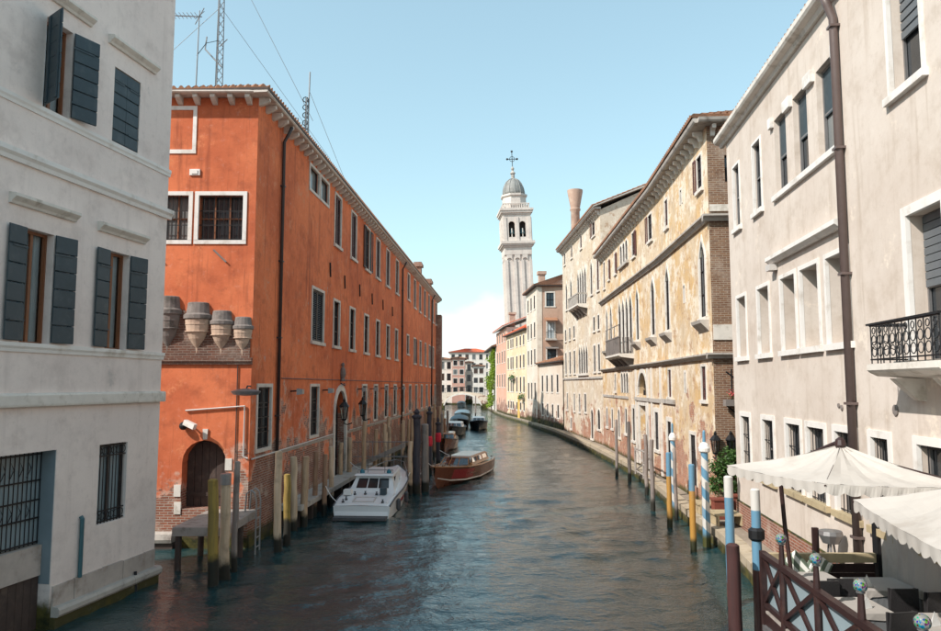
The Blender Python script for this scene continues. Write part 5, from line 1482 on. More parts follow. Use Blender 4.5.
def parasol(label, A_, B_, C_, D_, ze, za, post, scal=0.16):
    cx, cy = sum(p[0] for p in (A_, B_, C_, D_)) / 4, sum(p[1] for p in (A_, B_, C_, D_)) / 4
    t = thing('parasol', label, 'parasol', (post[0], post[1], 0.9))
    off = Vector((post[0], post[1], 0.9))
    ap = Vector((cx, cy, za)); cs = [Vector((p[0], p[1], ze)) for p in (A_, B_, C_, D_)]
    cn = MB()
    for p, q in zip(cs, cs[1:] + cs[:1]):
        N, Mm = 10, 8
        g = []
        for i in range(Mm + 1):
            v = i / Mm
            row = []
            for j in range(N + 1):
                u = j / N
                e = p.lerp(q, u)
                x = e.lerp(ap, v)
                x.z += -0.12 * math.sin(math.pi * v) * (0.4 + 0.6 * math.sin(math.pi * u)) + 0.010 * math.sin(7 * u * 3.1 + 5 * v) - 0.03 * math.sin(math.pi * u) * (1 - v)
                row.append(x - off)
            g.append(row)
        for i in range(Mm):
            for j in range(N):
                cn.face([g[i][j], g[i][j + 1], g[i + 1][j + 1], g[i + 1][j]])
    c_ = cn.build('canopy', 'canvas', t, smooth=True)
    va = MB()
    for p, q in zip(cs, cs[1:] + cs[:1]):
        L = (q - p).length; m = max(6, int(L / 0.24)); seg = m * 6
        for k in range(seg):
            u0, u1 = k / seg, (k + 1) / seg
            def pt(u, low):
                e = p.lerp(q, u); sag = -0.03 * math.sin(math.pi * u)
                d = scal * (0.72 + 0.28 * abs(math.sin(math.pi * u * m))) if low else 0
                o_ = Vector((q.y - p.y, -(q.x - p.x), 0)).normalized() * (0.012 * math.sin(u * 60)) if low else Vector((0, 0, 0))
                return e + Vector((0, 0, sag - d)) - off + o_
            va.face([pt(u0, True), pt(u1, True), pt(u1, False), pt(u0, False)])
    va.build('valance', 'canvas', c_)
    for p in cs:
        MB().tube(p - off + Vector((0, 0, -0.03)), ap - off + Vector((0, 0, -0.10)), 0.018, None, 5).build('rib', 'maroon', c_)
    return t, off, ap
t, off, ap = parasol('large off-white square parasol nearest the row of poles', (4.46, 13.05), (5.02, 10.65), (7.02, 10.35), (6.62, 12.75), 3.60, 4.06, (5.75, 13.45))
MB().path([(0, 0, 0), (-0.14, 0.05, 1.6), (-0.23, -0.05, 2.45), (-0.15, -0.55, 2.80), (-0.03, -1.15, 3.02), ap - off + Vector((0.0, 0, 0.05))], 0.04, 8).build('mast', 'maroon', t)
MB().lathe([(0.02, 0.12), (0.07, 0.08), (0.09, 0.0), (0.05, -0.08)], 10, ap - off).build('hub', 'maroon', t)
MB().box(-0.25, 0.25, -0.25, 0.25, 0.0, 0.06).build('base', 'iron', t)
t, off, ap = parasol('off-white parasol with scalloped edge in the lower right corner', (5.28, 10.4), (4.42, 6.9), (6.2, 6.4), (7.0, 9.95), 3.42, 3.95, (6.3, 8.6))
MB().path([(0, 0, 0), ap - off + Vector((0, 0, 0.1))], 0.04, 8).build('mast', 'maroon', t); MB().box(-0.25, 0.25, -0.25, 0.25, 0.0, 0.06).build('base', 'iron', t)

def table(x, y, label, w=0.85, d=0.8, h=0.76, rz=0.0, napkin=True):
    t = thing('table', label, 'table', (x, y, 0.904), rz, 'laid restaurant tables')
    for sx in (-1, 1):
        for sy in (-1, 1):
            MB().box(sx * (w / 2 - 0.10) - 0.02, sx * (w / 2 - 0.10) + 0.02, sy * (d / 2 - 0.10) - 0.02, sy * (d / 2 - 0.10) + 0.02, 0, h - 0.03).build('leg', 'iron', t)
    MB().box(-w / 2, w / 2, -d / 2, d / 2, h - 0.03, h).build('tabletop', 'darkwood', t)
    def drape(nm, mat, w, d, z, drop, amp, fl):
        m = 9; c = MB(); per = []
        pts = [(-w / 2, -d / 2), (w / 2, -d / 2), (w / 2, d / 2), (-w / 2, d / 2)]
        for (p, q) in zip(pts, pts[1:] + pts[:1]):
            for k in range(m): per.append((p[0] + (q[0] - p[0]) * k / m, p[1] + (q[1] - p[1]) * k / m))
        topv = [(a, b_, z) for a, b_ in per]
        low = []
        for k, (a, b_) in enumerate(per):
            f_ = 1.0 + fl + amp * math.sin(k * 1.7)
            low.append((a * f_, b_ * f_, z - drop * (0.9 + 0.1 * math.sin(k * 1.1)) - (0.06 if k % m == 0 else 0)))
        c.ringtube([low, topv], cap=False); c.face(topv)
        return c.build(nm, mat, t)
    drape('undercloth', 'clothside', w + 0.02, d + 0.02, h + 0.004, 0.46, 0.03, 0.03)
    drape('tablecloth', 'cloth', w + 0.05, d + 0.05, h + 0.012, 0.10, 0.01, 0.015)
    return t
def chair(x, y, rz, label):
    t = thing('chair', label, 'chair', (x, y, 0.904), rz, 'dark rattan chairs')
    for sx in (-1, 1):
        MB().box(sx * 0.2 - 0.018, sx * 0.2 + 0.018, -0.21, -0.175, 0, 0.92).build('leg', 'rattan', t)
        MB().box(sx * 0.2 - 0.018, sx * 0.2 + 0.018, 0.18, 0.215, 0, 0.44).build('leg', 'rattan', t)
    MB().box(-0.22, 0.22, -0.22, 0.23, 0.42, 0.47).build('seat', 'rattan', t)
    MB().hexa([(-0.23, -0.235, 0.47), (0.23, -0.235, 0.47), (0.23, -0.20, 0.47), (-0.23, -0.20, 0.47), (-0.21, -0.28, 0.93), (0.21, -0.28, 0.93), (0.21, -0.245, 0.93), (-0.21, -0.245, 0.93)]).build('backrest', 'rattan', t)
def fork(x, y, z, label):
    t = thing('napkin', label, 'napkin', (x, y, z), R(20), 'folded white napkins on the tables')
    q = MB()
    q.face([(-.10, 0, 0), (.10, 0, 0), (0, .02, .20)]); q.face([(-.10, 0, 0), (0, .10, 0), (0, .02, .20)]); q.face([(.10, 0, 0), (0, .10, 0), (0, .02, .20)]); q.face([(-.10, 0, 0), (.10, 0, 0), (0, .10, 0)])
    q.build('folded_cloth', 'linen', t)
tb = [(6.85, 12.75, 'grey-clothed table by the wall just beyond the second glass ball'), (6.70, 10.75, 'grey-clothed table by the wall nearest the lower right corner'), (5.86, 13.2, 'grey-clothed table at the far fence corner beside the striped cushions'), (5.75, 11.55, 'grey-clothed table against the fence between first and third glass balls'), (5.6, 9.6, 'grey-clothed table half hidden at the bottom edge by the fence')]
for x, y, l in tb:
    table(x, y, l)
for x, y, rz, l in ((6.75, 12.12, 0, 'dark rattan chair at the near side of the wall table below the added grey screen'), (7.15, 11.92, R(8), 'dark rattan chair against the wall behind the near wall table'), (6.75, 10.1, 0, 'dark rattan chair at the near side of the lower right table'), (5.75, 12.58, 0, 'dark rattan chair at the near side of the far fence table'), (6.0, 10.92, R(10), 'dark rattan chair near side of the middle fence table'), (6.05, 12.2, R(180), 'dark rattan chair far side of the middle fence table')):
    chair(x, y, rz, l)
for x, y, l in ((6.55, 12.55, 'folded white napkin on the wall table below the added grey screen'), (6.42, 10.55, 'folded white napkin at the corner of the lower right table'), (6.6, 10.42, 'folded white napkin at the near edge of the lower right table'), (5.9, 11.35, 'folded white napkin on the middle fence table')):
    fork(x, y, 1.678, l)
cu = thing('striped_cushion', 'green and white striped cushions leaning on the far fence table', 'cushion', (6.05, 13.65, 1.40))
for a, x in ((R(-38), -0.22), (R(38), 0.20)):
    o = MB().lathe([(0.02, -0.07), (0.20, -0.06), (0.26, 0), (0.20, 0.06), (0.02, 0.07)], 4, (0, 0, 0), 1.2, 1.2, R(45)).build('cushion', 'stripecloth', cu)
    o.rotation_euler = (R(70), a, 0); o.location = (x, 0, 0.32)
MB().box(-0.4, 0.4, -0.1, 0.1, -0.5, 0.1).build('bench_seat', 'darkwood', cu)
sl = thing('barrier_stand', 'small grey metal stand by the house wall behind the terrace barrier', 'stand', (7.42, 15.6, 0.5))
MB().lathe([(0.16, 1.25), (0.24, 1.42), (0.22, 1.50), (0.05, 1.52)], 12).build('bowl', 'zinc', sl)
for a in range(3): MB().tube((0.05 * math.cos(a * 2.1), 0.05 * math.sin(a * 2.1), 1.25), (0.22 * math.cos(a * 2.1), 0.22 * math.sin(a * 2.1), 0), 0.02, None, 6).build('leg', 'zinc', sl)

# ================================================================== mooring poles
def pole(name, x, y, top, r, mat, label, lean=(0, 0), group='mooring poles', cap=None, n=10, wob=0.02):
    t = thing(name, label, 'mooring pole', (x, y, 0), 0, group)
    K = 9
    pts = []; rr = []
    for k in range(K + 1):
        z = -1.35 + (top + 1.35) * k / K
        pts.append((lean[0] * z + random.uniform(-wob, wob), lean[1] * z + random.uniform(-wob, wob), z)); rr.append(r * (1.06 - 0.12 * k / K) * random.uniform(0.96, 1.04))
    pts.append((pts[-1][0], pts[-1][1], top + r * 0.25)); rr.append(r * 0.6)
    smooth_by_angle(MB().path(pts, rr, n).build('shaft', mat, t), 50)
    if cap: cap(t, pts[-1], r, top)
    return t
LP = [(-6.39, 18.9, 2.61, 0.128, 'poleyellow', 'mossy yellow mooring pole nearest the arched door, in front of the pale one'), (-6.40, 19.75, 2.40, 0.135, 'polepale', 'thick pale mooring pole with a grey cap beside the wooden landing'),
      (-6.33, 20.37, 2.90, 0.085, 'polegrey', 'thin grey mooring pole right of the pale capped one'), (-5.80, 22.75, 2.96, 0.115, 'polepale', 'tall pale mooring pole at the corner of the red building by the ladder'),
      (-5.78, 23.87, 2.14, 0.113, 'poleyellow', 'short mossy yellow mooring pole behind the tall pale one'), (-6.08, 25.94, 2.50, 0.123, 'polepale', 'pale mooring pole right of the short yellow one'),
      (-5.90, 26.66, 2.43, 0.126, 'pole', 'second pale mooring pole right of the short yellow one'), (-5.93, 28.63, 2.43, 0.097, 'polebrown', 'slim brown mooring pole left of the white boat stern'),
      (-5.59, 28.85, 2.30, 0.097, 'polebrown', 'slim brown mooring pole next to the white boat stern'), (-5.72, 30.93, 2.43, 0.105, 'polepale', 'pale mooring pole touching the left side of the white boat'),
      (-6.10, 35.18, 2.26, 0.107, 'pole', 'orange-tinted mooring pole standing before the arched doorway'), (-5.84, 36.18, 2.42, 0.122, 'pole', 'mooring pole just right of the arched doorway'),
      (-2.77, 34.55, 2.36, 0.117, 'polepale', 'pale leaning mooring pole right behind the white boat')]
for i_, (x, y, z, r, mt, l) in enumerate(LP):
    def cp_(t, p, r, top): MB().lathe([(r * 1.08, top - 0.02), (r * 1.08, top + 0.26), (r * 0.9, top + 0.27)], 10, (p[0], p[1], 0)).build('cap', 'zinc', t)
    pole('mooring_pole', x, y, z, r, mt, l, (random.uniform(-.02, .02), random.uniform(-.02, .02)), cap=cp_ if i_ == 1 else None)
dark_cap = lambda t, p, r, top: MB().lathe([(r * 1.0, top - 0.05), (r * 1.25, top + 0.02), (r * 1.25, top + 0.08), (r * 0.5, top + 0.16), (r * 0.75, top + 0.26), (r * 0.2, top + 0.42)], 10, (p[0], p[1], 0)).build('finial', 'poledark', t)
def red_band(t, p, r, top):
    dark_cap(t, p, r, top)
    MB().lathe([(r * 1.15, 1.55), (r * 1.35, 1.65), (r * 1.3, 2.0), (r * 1.02, 2.1)], 10).build('red_wrap', 'sat_red', t)
pole('mooring_pole', -2.50, 34.9, 3.45, 0.19, 'poledark', 'thick dark mooring pole with finial between white boat and water taxi', cap=dark_cap)
pole('mooring_pole', -2.15, 35.4, 3.1, 0.19, 'polegrey', 'thick bare grey mooring pole between white boat and water taxi')
pole('mooring_pole', -2.33, 42.2, 3.35, 0.145, 'poledark', 'dark mooring pole wrapped in red cloth, the left of two', cap=red_band)
pole('mooring_pole', -1.95, 45.2, 2.6, 0.135, 'poledark', 'dark mooring pole wrapped in red cloth, the right of two', cap=red_band)
ORD = ['first', 'second', 'third', 'fourth', 'fifth', 'sixth', 'seventh', 'eighth', 'ninth', 'tenth', 'eleventh', 'twelfth', 'thirteenth', 'fourteenth', 'fifteenth', 'sixteenth', 'seventeenth', 'eighteenth', 'nineteenth', 'twentieth', 'twenty-first', 'twenty-second']
for k in range(22):
    y = 37.5 + k * 1.85
    x = -6.88 + (y - 23.3) * math.tan(R(3.1)) + 0.75 + 0.35 * math.sin(k * 2.3) + (0.8 if k % 5 == 2 else 0)
    pole('mooring_pole', x, y, random.uniform(2.2, 3.2), random.uniform(0.09, 0.13), random.choice(['pole', 'pole', 'polepale', 'polebrown']), '%s weathered pole of the row along the red wall, counted from the arched doorway' % ORD[k], (random.uniform(-.015, .015), 0), 'far mooring poles along the red wall', n=8)
for k in range(6):
    pole('mooring_pole', -2.6 + k * 0.12, 48 + k * 3.4, 2.2 + 0.5 * (k % 2), 0.11, random.choice(['polegrey', 'polebrown']), '%s dark pole of the outer row behind the water taxi, counted from the taxi' % ORD[k], (0, 0), 'outer mooring poles behind the taxi', n=8)
# right bank
ball_top = lambda t, p, r, top: (MB().lathe([(r * 1.0, top - 0.12), (r * 1.45, top - 0.08), (r * 1.55, top + 0.02), (r * 1.1, top + 0.14), (r * 0.5, top + 0.20)], 14, (p[0], p[1], 0)).build('collar', 'whitepaint', t), MB().lathe([(r * 0.42, top + 0.18), (r * 0.40, top + 0.52), (r * 0.05, top + 0.58)], 10, (p[0], p[1], 0)).build('tip', 'bluetip', t))
M['bluetip'] = simple('blue_paint', BLUE, 0.5, 0.15, 6, 0.05)
pole('striped_pole', 7.31, 23.43, 3.0, 0.118, 'barber', 'thick blue and white spiral striped mooring pole nearer the terrace', cap=ball_top, group='striped poles', n=20, wob=0.002)
pole('striped_pole', 7.79, 28.85, 2.95, 0.097, 'barber', 'thinner blue and white spiral striped mooring pole by the ochre palace', cap=ball_top, group='striped poles', n=20, wob=0.002)
M['yb1'] = bands('blue_over_ochre_paint', [(9, BLUE), (1.78, YEL)], 0.35)
pole('mooring_pole', 6.98, 26.47, 2.59, 0.09, 'yb1', 'ochre mooring pole with blue top beside the thinner striped pole', n=14, wob=0.003)
pole('mooring_pole', 6.73, 22.88, 2.56, 0.093, 'yb1', 'ochre mooring pole with blue top beside the thicker striped pole', n=14, wob=0.003)
M['wbm'] = bands('white_blue_paint', [(9, WHITE), (2.42, BLUE), (0.5, (0.20, 0.06, 0.04))], 0.2)
M['wbm2'] = bands('white_blue_maroon_paint', [(9, WHITE), (2.62, BLUE), (1.52, (0.08, 0.028, 0.024))], 0.15)
pole('mooring_pole', 5.93, 17.3, 2.88, 0.105, 'wbm', 'blue mooring pole with white top rising behind the maroon pile', n=14, wob=0.003)
pole('mooring_pole', 5.42, 14.35, 3.0, 0.095, 'wbm2', 'white, blue and maroon pole at the far corner of the terrace fence', n=14, wob=0.003, cap=lambda t, p, r, top: MB().lathe([(r * 1.02, 2.05), (r * 1.6, 2.1), (r * 1.6, 2.25), (r * 1.02, 2.3)], 10).build('clamp', 'iron', t))
M['mpile'] = pole_wood('maroon_pile_wood', (0.070, 0.024, 0.022), (0.045, 0.017, 0.016), 0.1)
pole('pile', 4.86, 14.05, 2.03, 0.125, 'mpile', 'thick maroon wooden pile at the bottom edge left of the terrace fence', n=14, wob=0.004)
for x, y, z, r, l in ((7.24, 29.97, 2.79, 0.09, 'grey wooden pole left of the thinner striped pole'), (8.04, 41.25, 3.05, 0.084, 'thin grey wooden pole standing in water farthest along the ochre palace'), (8.21, 38.74, 3.06, 0.092, 'grey wooden pole at the left end of the crossed railing'), (8.0, 34.2, 2.7, 0.09, 'grey wooden pole at the right end of the crossed railing'), (7.62, 28.0, 2.6, 0.07, 'thin dark pole between the striped poles')):
    pole('mooring_pole', x, y, z, r, 'polegrey', l)
xr = thing('crossed_railing', 'grey timber railing with crossed braces at the palace water gate', 'railing', (8.2, 36.4, 0.5))
for z in (0.12, 1.25): MB().tube((0.12, -2.0, z), (0.25, 2.0, z), 0.04, None, 6).build('rail', 'greywood', xr)
MB().tube((0.13, -1.95, 0.15), (0.25, 1.95, 1.22), 0.035, None, 6).build('brace', 'greywood', xr); MB().tube((0.13, -1.95, 1.22), (0.25, 1.95, 0.15), 0.035, None, 6).build('brace', 'greywood', xr)
for q_ in (-2.0, 0, 2.0): MB().tube((0.18 + 0.03 * q_, q_, -0.05), (0.18 + .03 * q_, q_, 1.35), 0.05, None, 6).build('post', 'greywood', xr)
# benches / steps on the quay behind the ochre poles
for i_, (x, y, l) in enumerate(((7.85, 26.3, 'wooden boarding step on the quay behind the ochre poles'), (7.75, 24.2, 'wooden boarding step on the quay by the thicker striped pole'))):
    t = thing('boarding_step', l, 'step', (x, y, 0.575))
    for k in range(3): MB().box(-0.05, 0.85, -0.5 + k * 0.34, -0.18 + k * 0.34, 0.30, 0.35).build('plank', 'timber', t)
    for q_ in (0.0, 0.75): MB().box(q_, q_ + 0.06, -0.5, 0.5, 0, 0.30).build('support', 'timber', t)

# ================================================================== landing stage, ladder, fittings on the red building
ld = thing('landing_stage', 'grey plank landing stage in front of the arched door of the red building', 'landing stage', (-7.4, 21.8, 0))
for k in range(12):
    MB().box(-0.62, 0.78, -1.42 + k * 0.238, -1.42 + k * 0.238 + 0.228, 1.12, 1.17).build('plank', 'greywood', ld)
MB().box(-0.62, 0.78, -1.47, -1.42, 0.94, 1.16).build('fascia', 'greywood', ld); MB().box(0.78, 0.83, -1.47, 1.42, 0.94, 1.16).build('fascia', 'greywood', ld)
for x in (-0.5, 0.65):
    for y in (-1.3, 0.4): MB().tube((x, y, -1.3), (x, y, 1.12), 0.09, None, 8).build('pile', 'darkwood', ld)
la = thing('ladder', 'metal ladder with curved handles at the corner of the landing stage', 'ladder', (-6.45, 22.75, 0))
for y in (-0.2, 0.25):
    MB().path([(0.05, y, -0.6), (0.05, y, 1.5), (0.0, y, 1.75), (-0.12, y, 1.85), (-0.25, y, 1.75), (-0.28, y, 1.2)], 0.025, 6).build('rail', 'zinc', la)
for k in range(7): MB().tube((0.05, -0.2, -0.4 + k * 0.28), (0.05, 0.25, -0.4 + k * 0.28), 0.018, None, 5).build('rung', 'zinc', la)
cam_ = thing('security_camera', 'white security camera over the arched door of the red building', 'camera', (-8.75, 23.25, 3.72))
MB().tube((0, 0.05, 0.05), (0.05, -0.25, 0.10), 0.03, None, 6).build('bracket', 'lightpipe', cam_)
o = MB().box(-0.05, 0.34, -0.08, 0.08, -0.07, 0.09).build('housing', 'whitepaint', cam_); o.location = (0.0, -0.28, 0.1); o.rotation_euler = (0, R(22), R(-15))
MB().sphere((-0.15, -0.1, 0.0), 0.13, 10, 6).build('dome', 'iron', cam_)
lm = thing('street_lamp', 'grey wall lamp on an arm at the corner of the red building', 'lamp', (-6.95, 23.1, 4.75))
MB().lathe([(0.06, -0.10), (0.28, -0.06), (0.34, 0.04), (0.20, 0.10), (0.04, 0.13)], 14, (0.05, -0.25, 0), 1.4, 0.8).build('shade', 'zinc', lm)
MB().path([(0.05, -0.2, 0.1), (0.05, -0.1, 0.2), (0.05, 0.25, 0.2)], 0.025, 6).build('arm', 'iron', lm)
def RCp(u, d, z): return (-6.880 + math.sin(R(3.1)) * u + math.cos(R(3.1)) * d, 23.293 + math.cos(R(3.1)) * u - math.sin(R(3.1)) * d, z)
for i_, (u, z, l) in enumerate(((11.3, 3.35, 'iron lantern left of the arched doorway on the red building'), (15.6, 3.35, 'iron lantern right of the arched doorway on the red building'))):
    t = lantern(*RCp(u, 0.42, z), l); t.rotation_euler = (0, 0, R(-93)); t.scale = (1.25, 1.25, 1.25)
for i_, u in enumerate((4.2, 8.9, 16.2, 19.7, 23.3, 27.0, 30.8)):
    t = thing('floodlight', 'grey floodlight on the red building wall, number %s from the corner pipe' % ['first', 'second', 'third', 'fourth', 'fifth', 'sixth', 'seventh'][i_], 'floodlight', RCp(u, 0.0, 4.75), R(-3), 'wall floodlights')
    MB().tube((0, 0, 0), (0.30, 0, 0.02), 0.03, None, 6).build('arm', 'iron', t)
    MB().hexa([(0.28, -0.18, -0.13), (0.48, -0.14, -0.10), (0.48, 0.14, -0.10), (0.28, 0.18, -0.13), (0.28, -0.18, 0.1), (0.48, -0.14, 0.07), (0.48, 0.14, 0.07), (0.28, 0.18, 0.1)]).build('housing', 'zinc', t)
fg = thing('wall_statuette', 'small dark statuette and iron bracket above the arched doorway', 'ornament', RCp(12.3, 0.10, 5.15), 0)
MB().lathe([(0.12, 0), (0.14, 0.08), (0.08, 0.12), (0.15, 0.35), (0.11, 0.6), (0.05, 0.68), (0.09, 0.80), (0.02, 0.9)], 8).build('figure', 'stonedark', fg)
MB().path([(0, -0.5, -0.1), (0.1, 0, -0.2), (0, 0.5, -0.1)], 0.03, 5).build('bracket', 'iron', fg)
# gated pontoon behind the white boat
gt = thing('metal_gate', 'tall thin metal bar gate closing the small basin behind the white boat', 'gate', (-4.3, 38.6, 0))
for x in np.arange(-1.85, 1.86, 0.37): MB().tube((x, 0, 0.35), (x, 0, 2.05), 0.018, None, 5).build('bar', 'zinc', gt)
for z in (0.6, 1.3, 2.05): MB().tube((-1.9, 0, z), (1.9, 0, z), 0.024, None, 5).build('rail', 'zinc', gt)
MB().box(-2.0, 2.0, -0.2, 0.6, 0.25, 0.42).build('pontoon', 'greywood', gt)
MB().hexa([(-1.9, 0.3, 0.5), (-1.9, 0.6, 0.5), (0.9, 0.6, 1.75), (0.9, 0.3, 1.75), (-1.9, 0.3, 0.75), (-1.9, 0.6, 0.75), (0.9, 0.6, 2.0), (0.9, 0.3, 2.0)]).build('gangway_beam', 'greywood', gt)

# ================================================================== antennas on the red roof
def lattice(mb, x, y, z0, z1, w, taper=0.6):
    legs = [(w * math.cos(a), w * math.sin(a)) for a in (0.5, 2.6, 4.7)]
    n = int((z1 - z0) / (w * 2.2))
    for k in range(n):
        f0, f1 = 1 - (1 - taper) * k / n, 1 - (1 - taper) * (k + 1) / n
        a0, a1 = z0 + (z1 - z0) * k / n, z0 + (z1 - z0) * (k + 1) / n
        for i in range(3):
            p, q = legs[i], legs[(i + 1) % 3]
            mb.tube((x + p[0] * f0, y + p[1] * f0, a0), (x + p[0] * f1, y + p[1] * f1, a1), 0.022, None, 4, False)
            mb.tube((x + p[0] * f0, y + p[1] * f0, a0), (x + q[0] * f1, y + q[1] * f1, a1), 0.014, None, 4, False)
t = thing('antenna_mast', 'tall lattice radio mast with guy wires on the red building roof', 'antenna', (-9.7, 27.5, 15.0))
q = MB(); lattice(q, 0, 0, 0, 7.5, 0.17); q.build('lattice', 'zinc', t)
q = MB(); q.path([(0.1, 0, 2.2), (-0.55, 0, 2.9), (-0.5, 0, 3.4)], 0.03, 5).path([(0, 0, 3.0), (0.3, 0, 3.3)], 0.02, 4); q.build('side_arm', 'zinc', t)
for k, e in enumerate(((4.0, -1.5, -0.5), (3.2, 6, 0.4), (-3.5, -1.0, 0.3))):
    MB().tube((0, 0, 7.2 if k == 0 else 4.6), e, 0.010, None, 4).build('guy_wire', 'zinc', t)
t = thing('antenna_pole', 'thin aerial pole with sideways yagi left of the lattice mast', 'antenna', (-10.45, 27.2, 15.0))
MB().tube((0, 0, 0), (0.05, 0, 4.3), 0.03, 0.02, 6).build('mast', 'zinc', t)
q = MB().tube((-1.0, 0, 4.1), (0.15, 0, 4.05), 0.022, None, 5)
for k in range(7): q.tube((-0.95 + k * 0.15, -0.25, 4.1), (-0.95 + k * 0.15, 0.25, 4.1), 0.012, None, 4)
q.tube((0.05, -0.35, 3.8), (0.1, 0.35, 4.45), 0.015, None, 4).tube((-0.1, 0, 3.75), (0.22, 0, 4.4), 0.02, None, 4)
q.build('yagi', 'zinc', t)
MB().path([(0, 0, 2.5), (0.35, 0, 3.0), (0.75, 0.2, 3.2)], 0.015, 4).build('cable', 'iron', t)
t = thing('antenna_mast', 'shorter dark antenna mast above the red facade eaves', 'antenna', (-6.75, 29.6, 14.9))
q = MB(); lattice(q, 0, 0, 0, 1.9, 0.10); q.tube((0.05, 0, 0), (0.1, 0, 3.0), 0.03, None, 6); q.build('mast', 'zinc', t)
q = MB()
for k in range(5): q.ring((-0.06, 0, 0.5 + k * 0.33), 0.11, 0.02, 'y', 8, 4)
q.build('dipole', 'iron', t)
MB().tube((0.08, 0, 2.2), (0.9, 4, -0.4), 0.009, None, 4).build('guy_wire', 'zinc', t)
t = thing('antenna_pole', 'small low aerial with flat bar left of the shorter mast', 'antenna', (-7.05, 29.4, 14.9))
MB().tube((0, 0, 0), (0, 0, 0.95), 0.02, None, 5).build('mast', 'zinc', t); MB().tube((-0.55, 0, 0.9), (0.02, 0, 0.95), 0.015, None, 4).tube((-0.3, 0, 0.55), (0.02, 0, 0.55), 0.012, None, 4).build('yagi', 'zinc', t)
t = thing('antenna_pole', 'bare whip aerial beside the corner of the white house', 'antenna', (-11.6, 27.0, 15.0))
MB().path([(0, 0, 0), (0.1, 0, 1.6), (0.05, 0, 3.0)], 0.025, 5).build('mast', 'zinc', t); MB().sphere((0.05, 0, 3.0), 0.06, 6, 4).build('tip', 'zinc', t)
# ================================================================== boats  (local: +x bow, z = 0 waterline)
def hull(parent, stations, mat, deckmat, n_sub=6, deck=True, stripe=None, rub=None):
    """stations: (x, beam at gunwale, z gunwale, beam at chine, z chine, z keel)"""
    xs = [s[0] for s in stations]
    def at(x):
        for a, b in zip(stations, stations[1:]):
            if a[0] <= x <= b[0]:
                t = (x - a[0]) / (b[0] - a[0]); t2 = t
                return [a[i] + (b[i] - a[i]) * t2 for i in range(6)]
        return list(stations[-1])
    N = 26
    rows = []
    for k in range(N + 1):
        x, bg, zg, bc, zc, zk = at(xs[0] + (xs[-1] - xs[0]) * k / N)
        bm, zm = bg * 0.45 + bc * 0.55 + 0.02, (zg + zc) / 2
        rows.append([(x, bg, zg), (x, bm, zm), (x, bc, zc), (x, 0.0, zk), (x, -bc, zc), (x, -bm, zm), (x, -bg, zg)])
    m = MB()
    for a, b in zip(rows, rows[1:]):
        for i in range(6): m.face([a[i], a[i + 1], b[i + 1], b[i]])
    m.face(rows[0][::-1])
    h = m.build('hull', mat, parent)
    smooth_by_angle(h, 50)
    if deck:
        d = MB()
        for a, b in zip(rows, rows[1:]):
            cza, czb = a[0][2] + 0.03, b[0][2] + 0.03
            d.face([(a[0][0], a[0][1] - .02, a[0][2] + .004), (a[0][0], 0, cza), (b[0][0], 0, czb), (b[0][0], b[0][1] - .02, b[0][2] + .004)])
            d.face([(a[6][0], a[6][1] + .02, a[6][2] + .004), (b[6][0], b[6][1] + .02, b[6][2] + .004), (b[0][0], 0, czb), (a[0][0], 0, cza)])
        d.build('deck', deckmat, parent)
    if rub:
        for sgn in (0, 6):
            MB().path([r[sgn] for r in rows], 0.035, 6).build('rubbing_strake', rub, parent)
    if stripe:
        smat, f0, f1, x0, x1 = stripe
        for sg in (1, -1):
            s_ = MB()
            for a, b in zip(rows, rows[1:]):
                if a[0][0] < x0 or b[0][0] > x1: continue
                def ip(r, f):
                    g, mm, c = r[0], r[1], r[2]
                    y, z = (g[1] + (mm[1] - g[1]) * f * 2, g[2] + (mm[2] - g[2]) * f * 2) if f < .5 else (mm[1] + (c[1] - mm[1]) * (f - .5) * 2, mm[2] + (c[2] - mm[2]) * (f - .5) * 2)
                    return (r[0][0], (y + 0.006) * sg, z)
                s_.face([ip(a, f0), ip(b, f0), ip(b, f1), ip(a, f1)])
            s_.build('hull_stripe', smat, parent)
    return rows
def frustum(mb, x0, x1, w0, w1, z0, X0, X1, W0, W1, z1):
    return mb.hexa([(x0, -w0, z0), (x1, -w1, z0), (x1, w1, z0), (x0, w0, z0), (X0, -W0, z1), (X1, -W1, z1), (X1, W1, z1), (X0, W0, z1)])

# --- white patrol boat, stern towards us
t = thing('motor_boat', 'white cabin motor boat moored stern-on beside the red building', 'boat', (-4.05, 28.0, 0), R(90 - 3.6))
st_ = [(0.0, 1.06, 0.50, 1.00, 0.02, -0.25), (0.9, 1.10, 0.66, 1.04, 0.02, -0.32), (3.0, 1.12, 0.76, 1.04, 0.04, -0.38), (5.0, 1.02, 0.86, 0.86, 0.10, -0.38), (6.8, 0.68, 0.98, 0.50, 0.22, -0.30), (8.0, 0.20, 1.08, 0.14, 0.45, -0.05), (8.3, 0.03, 1.10, 0.02, 0.7, 0.5)]
hull(t, st_, 'bwhite', 'bwhite', rub='bgrey', stripe=('bred', 0.40, 0.62, 2.2, 6.6))
MB().box(-0.42, 0.0, -0.98, 0.98, 0.04, 0.14).build('swim_platform', 'bgrey', t)
q = MB().hexa([(-0.06, -1.0, 0.16), (0.9, -1.06, 0.16), (0.9, 1.06, 0.16), (-0.06, 1.0, 0.16), (0.10, -0.96, 0.56), (1.5, -1.0, 0.80), (1.5, 1.0, 0.80), (0.10, 0.96, 0.56)])
q.build('engine_cover', 'bwhite', t)
hq = MB(); fz = lambda x: 0.56 + (x - 0.1) * 0.1714
